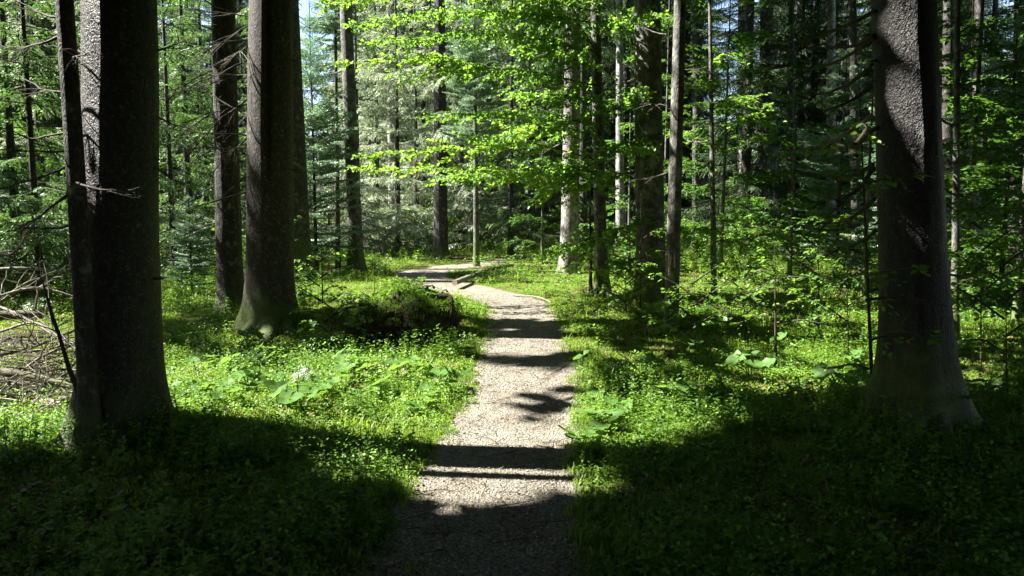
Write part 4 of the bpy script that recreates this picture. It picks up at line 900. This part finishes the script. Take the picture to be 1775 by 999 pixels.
# ------------------------------------------------------------------ shrubs in the middle distance
def shrub_mesh(seed, h, nst, mat):
    q = np.random.default_rng(seed); a = Acc()
    for k in range(nst):
        az = k*2.4+q.normal(0, .3); r = h*q.uniform(.4, .8); P = [[0, 0, 0], [r*.35*math.cos(az), r*.35*math.sin(az), h*.6*q.uniform(.8, 1.1)], [r*math.cos(az), r*math.sin(az), h*q.uniform(.55, 1)]]
        leafy(a, np.array(P), .35*h**.5, .06, .10, q, .006, dens=.8)
    return a.build('foliage', [M['twig'], M[mat]], link=False).data
SH = [shrub_mesh(1, .8, 7, 'beech'), shrub_mesh(2, 1.2, 8, 'beech'), shrub_mesh(3, .5, 6, 'herb'), shrub_mesh(4, 1.7, 9, 'beech')]
rq = random.Random(8); n = 0; tries = 0
while n < 110 and tries < 4000:
    tries += 1
    y = rq.uniform(13, 40); x = rq.uniform(-.75, .75)*y; u = 887.5+F*x/y
    v = HOR+F*CAMH/y
    if pathdist([x], [y])[0] < .7: continue
    big = rq.random()
    if 560 < u < 1010 and y < 28: big = .1; 
    if 560 < u < 1040 and y < 27 and rq.random() < .85: continue
    m = SH[2] if big < .3 else SH[rq.choice([0, 1, 3, 1])]
    if u > 1050 and y > 20: m = SH[rq.choice([1, 3])]
    side = 'left' if x < 0 else 'right'
    r_ = empty('leafy_shrub', (x, y, gz(x, y)-.02), rq.uniform(0, 6.28), label='leafy green shrub among the trunks, '+side+' half of the view', cat='shrub', group='leafy shrubs under the trees on the '+side)
    s0 = rq.uniform(.7, 1.15)*(1.3 if y > 28 else 1); r_.scale = (s0,)*3
    o = bpy.data.objects.new('foliage', m); COL.objects.link(o); o.parent = r_; n += 1

# ------------------------------------------------------------------ mossy stump beside the path
B = G(690, 592); B[2] = gz(B[0], B[1]); root = empty('mossy_stump', B, label='dark overgrown rotten stump draped in moss on the left edge of the path', cat='stump')
nu, nv = 90, 46; th = np.linspace(0, 2*PI, nu, endpoint=False); ph = np.linspace(0, PI/2, nv)
TH, PH = np.meshgrid(th, ph); cx, cy, cz = np.cos(TH)*np.sin(PH), np.sin(TH)*np.sin(PH), np.cos(PH)
rr_ = 1+.9*(fbm(cx*1.8+3, cy*1.8, cz*1.8, s=4, o=5)-.5)
sup = (np.abs(cx)**3+np.abs(cy)**3+np.abs(cz)**3)**(-1/3.)
X = cx*sup*rr_*.74; Y = cy*sup*rr_*.5+.35; Z = cz*sup*rr_*.56-.05+.10*X
fr = .05*np.sin(X*38+3*fbm(X*6, Y*6, Z*6, s=2))*np.clip(.5-cz, 0, 1); Y = Y+fr
i = np.arange(nv-1)[:, None]*nu; j = np.arange(nu)[None]; k = (j+1) % nu
a = Acc(); V = np.stack([X, Y, Z], -1); V[..., 0] += .02; a.add(V, np.stack([i+j, i+k, i+nu+k, i+nu+j], -1).reshape(-1, 4)); a.build('rotten_wood', [M['mound']], root, smooth=True)
q = np.random.default_rng(9); Vf = V.reshape(-1, 3); up = cz.ravel(); sel = q.choice(np.where(up > .45)[0], 1500); P = Vf[sel]+q.normal(0, .012, (1500, 3)); a = Acc()
tv, tf = tuft2(q, 10, .05, .004, .03); a.scatter(tv, tf, P, rotm(q.uniform(0, 6, 1500), 0, 0), q.uniform(.6, 1.2, 1500), 0)
sel = q.choice(np.where(up > .5)[0], 80); tv, tf = clump(q, 12, .08, .02, .10, .04); a.scatter(tv, tf, Vf[sel], rotm(q.uniform(0, 6, 80), 0, 0), q.uniform(.8, 1.4, 80), 1)
a.build('moss', [M['sorrel'], M['herb']], root)
for k, (p, m, e) in enumerate([((760, 512), (783, 520), (778, 590)), ((640, 530), (630, 560), (636, 600)), ((700, 560), (690, 580), (700, 610)), ((655, 525), (600, 535), (560, 560))]):
    a = Acc(); y0 = B[1]+.05; P = smooth_pts([PX(*p, y0+.1), PX(*m, y0-.02), PX(*e, y0-.1)], 12); a.add(*tube(P, np.linspace(.03, .016, 12)*(1+.2*q.normal(0, 1, 12)), 7)); a.build('root', [M['mound']], root, smooth=True, loc=B)
# log beside the path
def log(name, label, p, m, e, r, mat, y0, y1, zoff=0, knots=2, group=None, cat='log', twigs=0, twl=.4):
    P0, Pm, P1 = PX(*p, y0), PX(*m, (y0+y1)/2), PX(*e, y1); n = 26; P = smooth_pts([P0, Pm, P1], n); P[:, 2] = np.maximum(P[:, 2], Hs(P[:, 0], P[:, 1])+r*.75+zoff); q = np.random.default_rng(int(p[0]+e[1])+7); t = np.linspace(0, 1, n)
    root_ = empty(name, P[n//2], label=label, cat=cat, group=group)
    a = Acc(); rad = r*(1-.35*t)*(1+.06*q.normal(0, 1, n)); V, Fc = tube(P, rad, 14 if r > .04 else 7); a.add(V, Fc)
    s = 14 if r > .04 else 7
    a.build('wood', [M[mat]], root_, smooth=True, loc=P[n//2])
    if r > .04:
        for idx in (0, -1):
            b = Acc(); ring = V[:s] if idx == 0 else V[-s:]; c = ring.mean(0); b.add(np.vstack([ring, c]), [[i_, (i_+1) % s, s] for i_ in range(s)])
            b.build('cut_end', [M['wood']], root_, loc=P[n//2])
    for k in range(twigs):
        f = q.integers(4, n-2); d = q.normal(0, 1, 3); d[2] = abs(d[2])*.8; d /= np.linalg.norm(d); l = twl*q.uniform(.4, 1.3); b = Acc()
        Q = P[f]+d*np.linspace(0, 1, 6)[:, None]*l; Q += np.cumsum(q.normal(0, .03*l, (6, 3)), 0); b.add(*tube(Q, np.linspace(r*.4, .002, 6), 5)); b.build('twig', [M[mat]], root_, loc=P[n//2])
    return root_
g1, g2 = G(795, 502), G(882, 474)
log('fallen_log', 'pale barkless log lying at the inner bend of the path', (788, 499), (830, 488), (890, 469), .062, 'dead', g1[1], g2[1]+.2, zoff=.10, twigs=0)
log('fallen_branch', 'thin pale stick lying in the grass at the right of the bend', (890, 512), (930, 515), (955, 524), .018, 'dead', G(890, 514)[1], G(955, 526)[1], cat='stick')
log('fallen_branch', 'thin stick lying on the right edge of the path', (930, 770), (960, 778), (985, 785), .006, 'dead', G(930, 774)[1], G(985, 789)[1], cat='stick')
log('fallen_branch', 'long thin twig lying across the plants right of the path', (1090, 672), (1160, 665), (1230, 668), .006, 'dead', G(1090, 690)[1], G(1230, 690)[1], cat='stick')
log('fallen_branch', 'dark forked twig lying in the bright grass left of the path', (505, 770), (550, 790), (570, 800), .008, 'twig', G(505, 780)[1], G(570, 812)[1], cat='stick', twigs=5, twl=.12)
log('fallen_branch', 'pale broken stick leaning up in the undergrowth right of the path', (1058, 628), (1072, 645), (1085, 663), .007, 'dead', 7.2, 7.0, cat='stick')
log('fallen_branch', 'pale thin stalk lying in dark grass at the foot of the big right spruce', (1590, 770), (1610, 800), (1635, 850), .005, 'dead', 4.9, 4.4, cat='stick')
# brush pile at the left edge
BP = [((-60, 470), (60, 466), (150, 482), .022, 8.2, 8.4, 'dead', 'long pale bent branch arching highest over the brush pile'), ((-40, 560), (40, 495), (95, 478), .024, 8.6, 8.8, 'deadm', 'thick pale branch rising steeply through the brush pile'),
      ((-50, 530), (60, 500), (160, 525), .015, 7.6, 7.9, 'dead', 'grey branch crossing the middle of the brush pile'), ((-20, 620), (60, 600), (160, 560), .022, 7.5, 7.8, 'deadm', 'grey branch climbing to the right in the brush pile'),
      ((-60, 640), (40, 650), (125, 670), .045, 6.9, 6.7, 'deadm', 'brownish log along the front of the brush pile'), ((-60, 560), (0, 548), (75, 545), .075, 9.3, 9.6, 'deadm', 'short thick log at the back of the brush pile'),
      ((60, 700), (90, 715), (110, 755), .040, 6.3, 6.1, 'wood', 'white splintered piece of wood below the brush pile'), ((-40, 600), (50, 610), (150, 590), .013, 7.2, 7.4, 'deadm', 'thin pale branch lying flat on the brush pile'),
      ((20, 660), (70, 620), (120, 600), .016, 7.0, 7.3, 'dead', 'slender branch slanting up in front of the brush pile'), ((-30, 430), (20, 440), (60, 385), .018, 8.8, 9.4, 'dead', 'pale forked branch tip at the left edge above the brush pile'),
      ((0, 575), (60, 560), (110, 590), .014, 7.4, 7.1, 'dead', 'thin twisted stick near the top of the brush pile'), ((-20, 690), (50, 680), (130, 640), .020, 6.7, 7.0, 'deadm', 'mossy stick under the brownish log of the brush pile'),
      ((-40, 520), (30, 545), (140, 610), .016, 7.8, 7.2, 'dead', 'pale stick sloping down to the thin dark trunk'), ((-30, 740), (40, 720), (110, 700), .022, 6.2, 6.3, 'deadm', 'low mossy stick at the bottom of the brush pile')]
for k, (p, m, e, r, y0, y1, mat, lab) in enumerate(BP): log('fallen_branch' if r < .04 else 'fallen_log', lab, p, m, e, r, mat, y0, y1, cat='branch' if r < .04 else 'log', twigs=9 if r < .04 else 3, twl=.55, group='branches of the brush pile')
a = Acc(); q = np.random.default_rng(33)
for k in range(420):
    c = G(q.uniform(-60, 155), q.uniform(610, 745)); c[2] = gz(c[0], c[1])+q.uniform(.02, .4)*q.random(); d = q.normal(0, 1, 3); d[2] *= .35; d /= np.linalg.norm(d); l = q.uniform(.2, .8)
    Q = c+d*np.linspace(-.5, .5, 6)[:, None]*l+np.cumsum(q.normal(0, .02*l, (6, 3)), 0); Q[:, 2] = np.maximum(Q[:, 2], .02); a.add(*tube(Q, np.linspace(.006, .002, 6), 4), int(q.random() < .35))
tag(a.build('brushwood', [M['dead'], M['twig']]), 'tangle of fine dead twigs filling the brush pile', cat='brushwood', kind='stuff')
# white flowers
B = G(522, 690); B[2] = gz(B[0], B[1]); root = empty('flowering_plant', B, label='clump of small white flowers in the sunny patch left of the path', cat='flower')
a = Acc(); b = Acc(); q = np.random.default_rng(3)
for k in range(14):
    top = np.array([q.normal(0, .07), q.normal(0, .05), q.uniform(.13, .22)]); a.add(*tube([[0, 0, 0], top*.6, top], [.003, .003, .002], 3)); m = 26
    pos = top+q.normal(0, .014, (m, 3)); b.scatter(LEAF_V, LEAF_F, pos, rotm(q.uniform(0, 6.3, m), q.normal(.3, .5, m), q.normal(0, .5, m)), q.uniform(.008, .014, m))
a.build('stem', [M['herb']], root); b.build('blossom', [M['petal']], root)
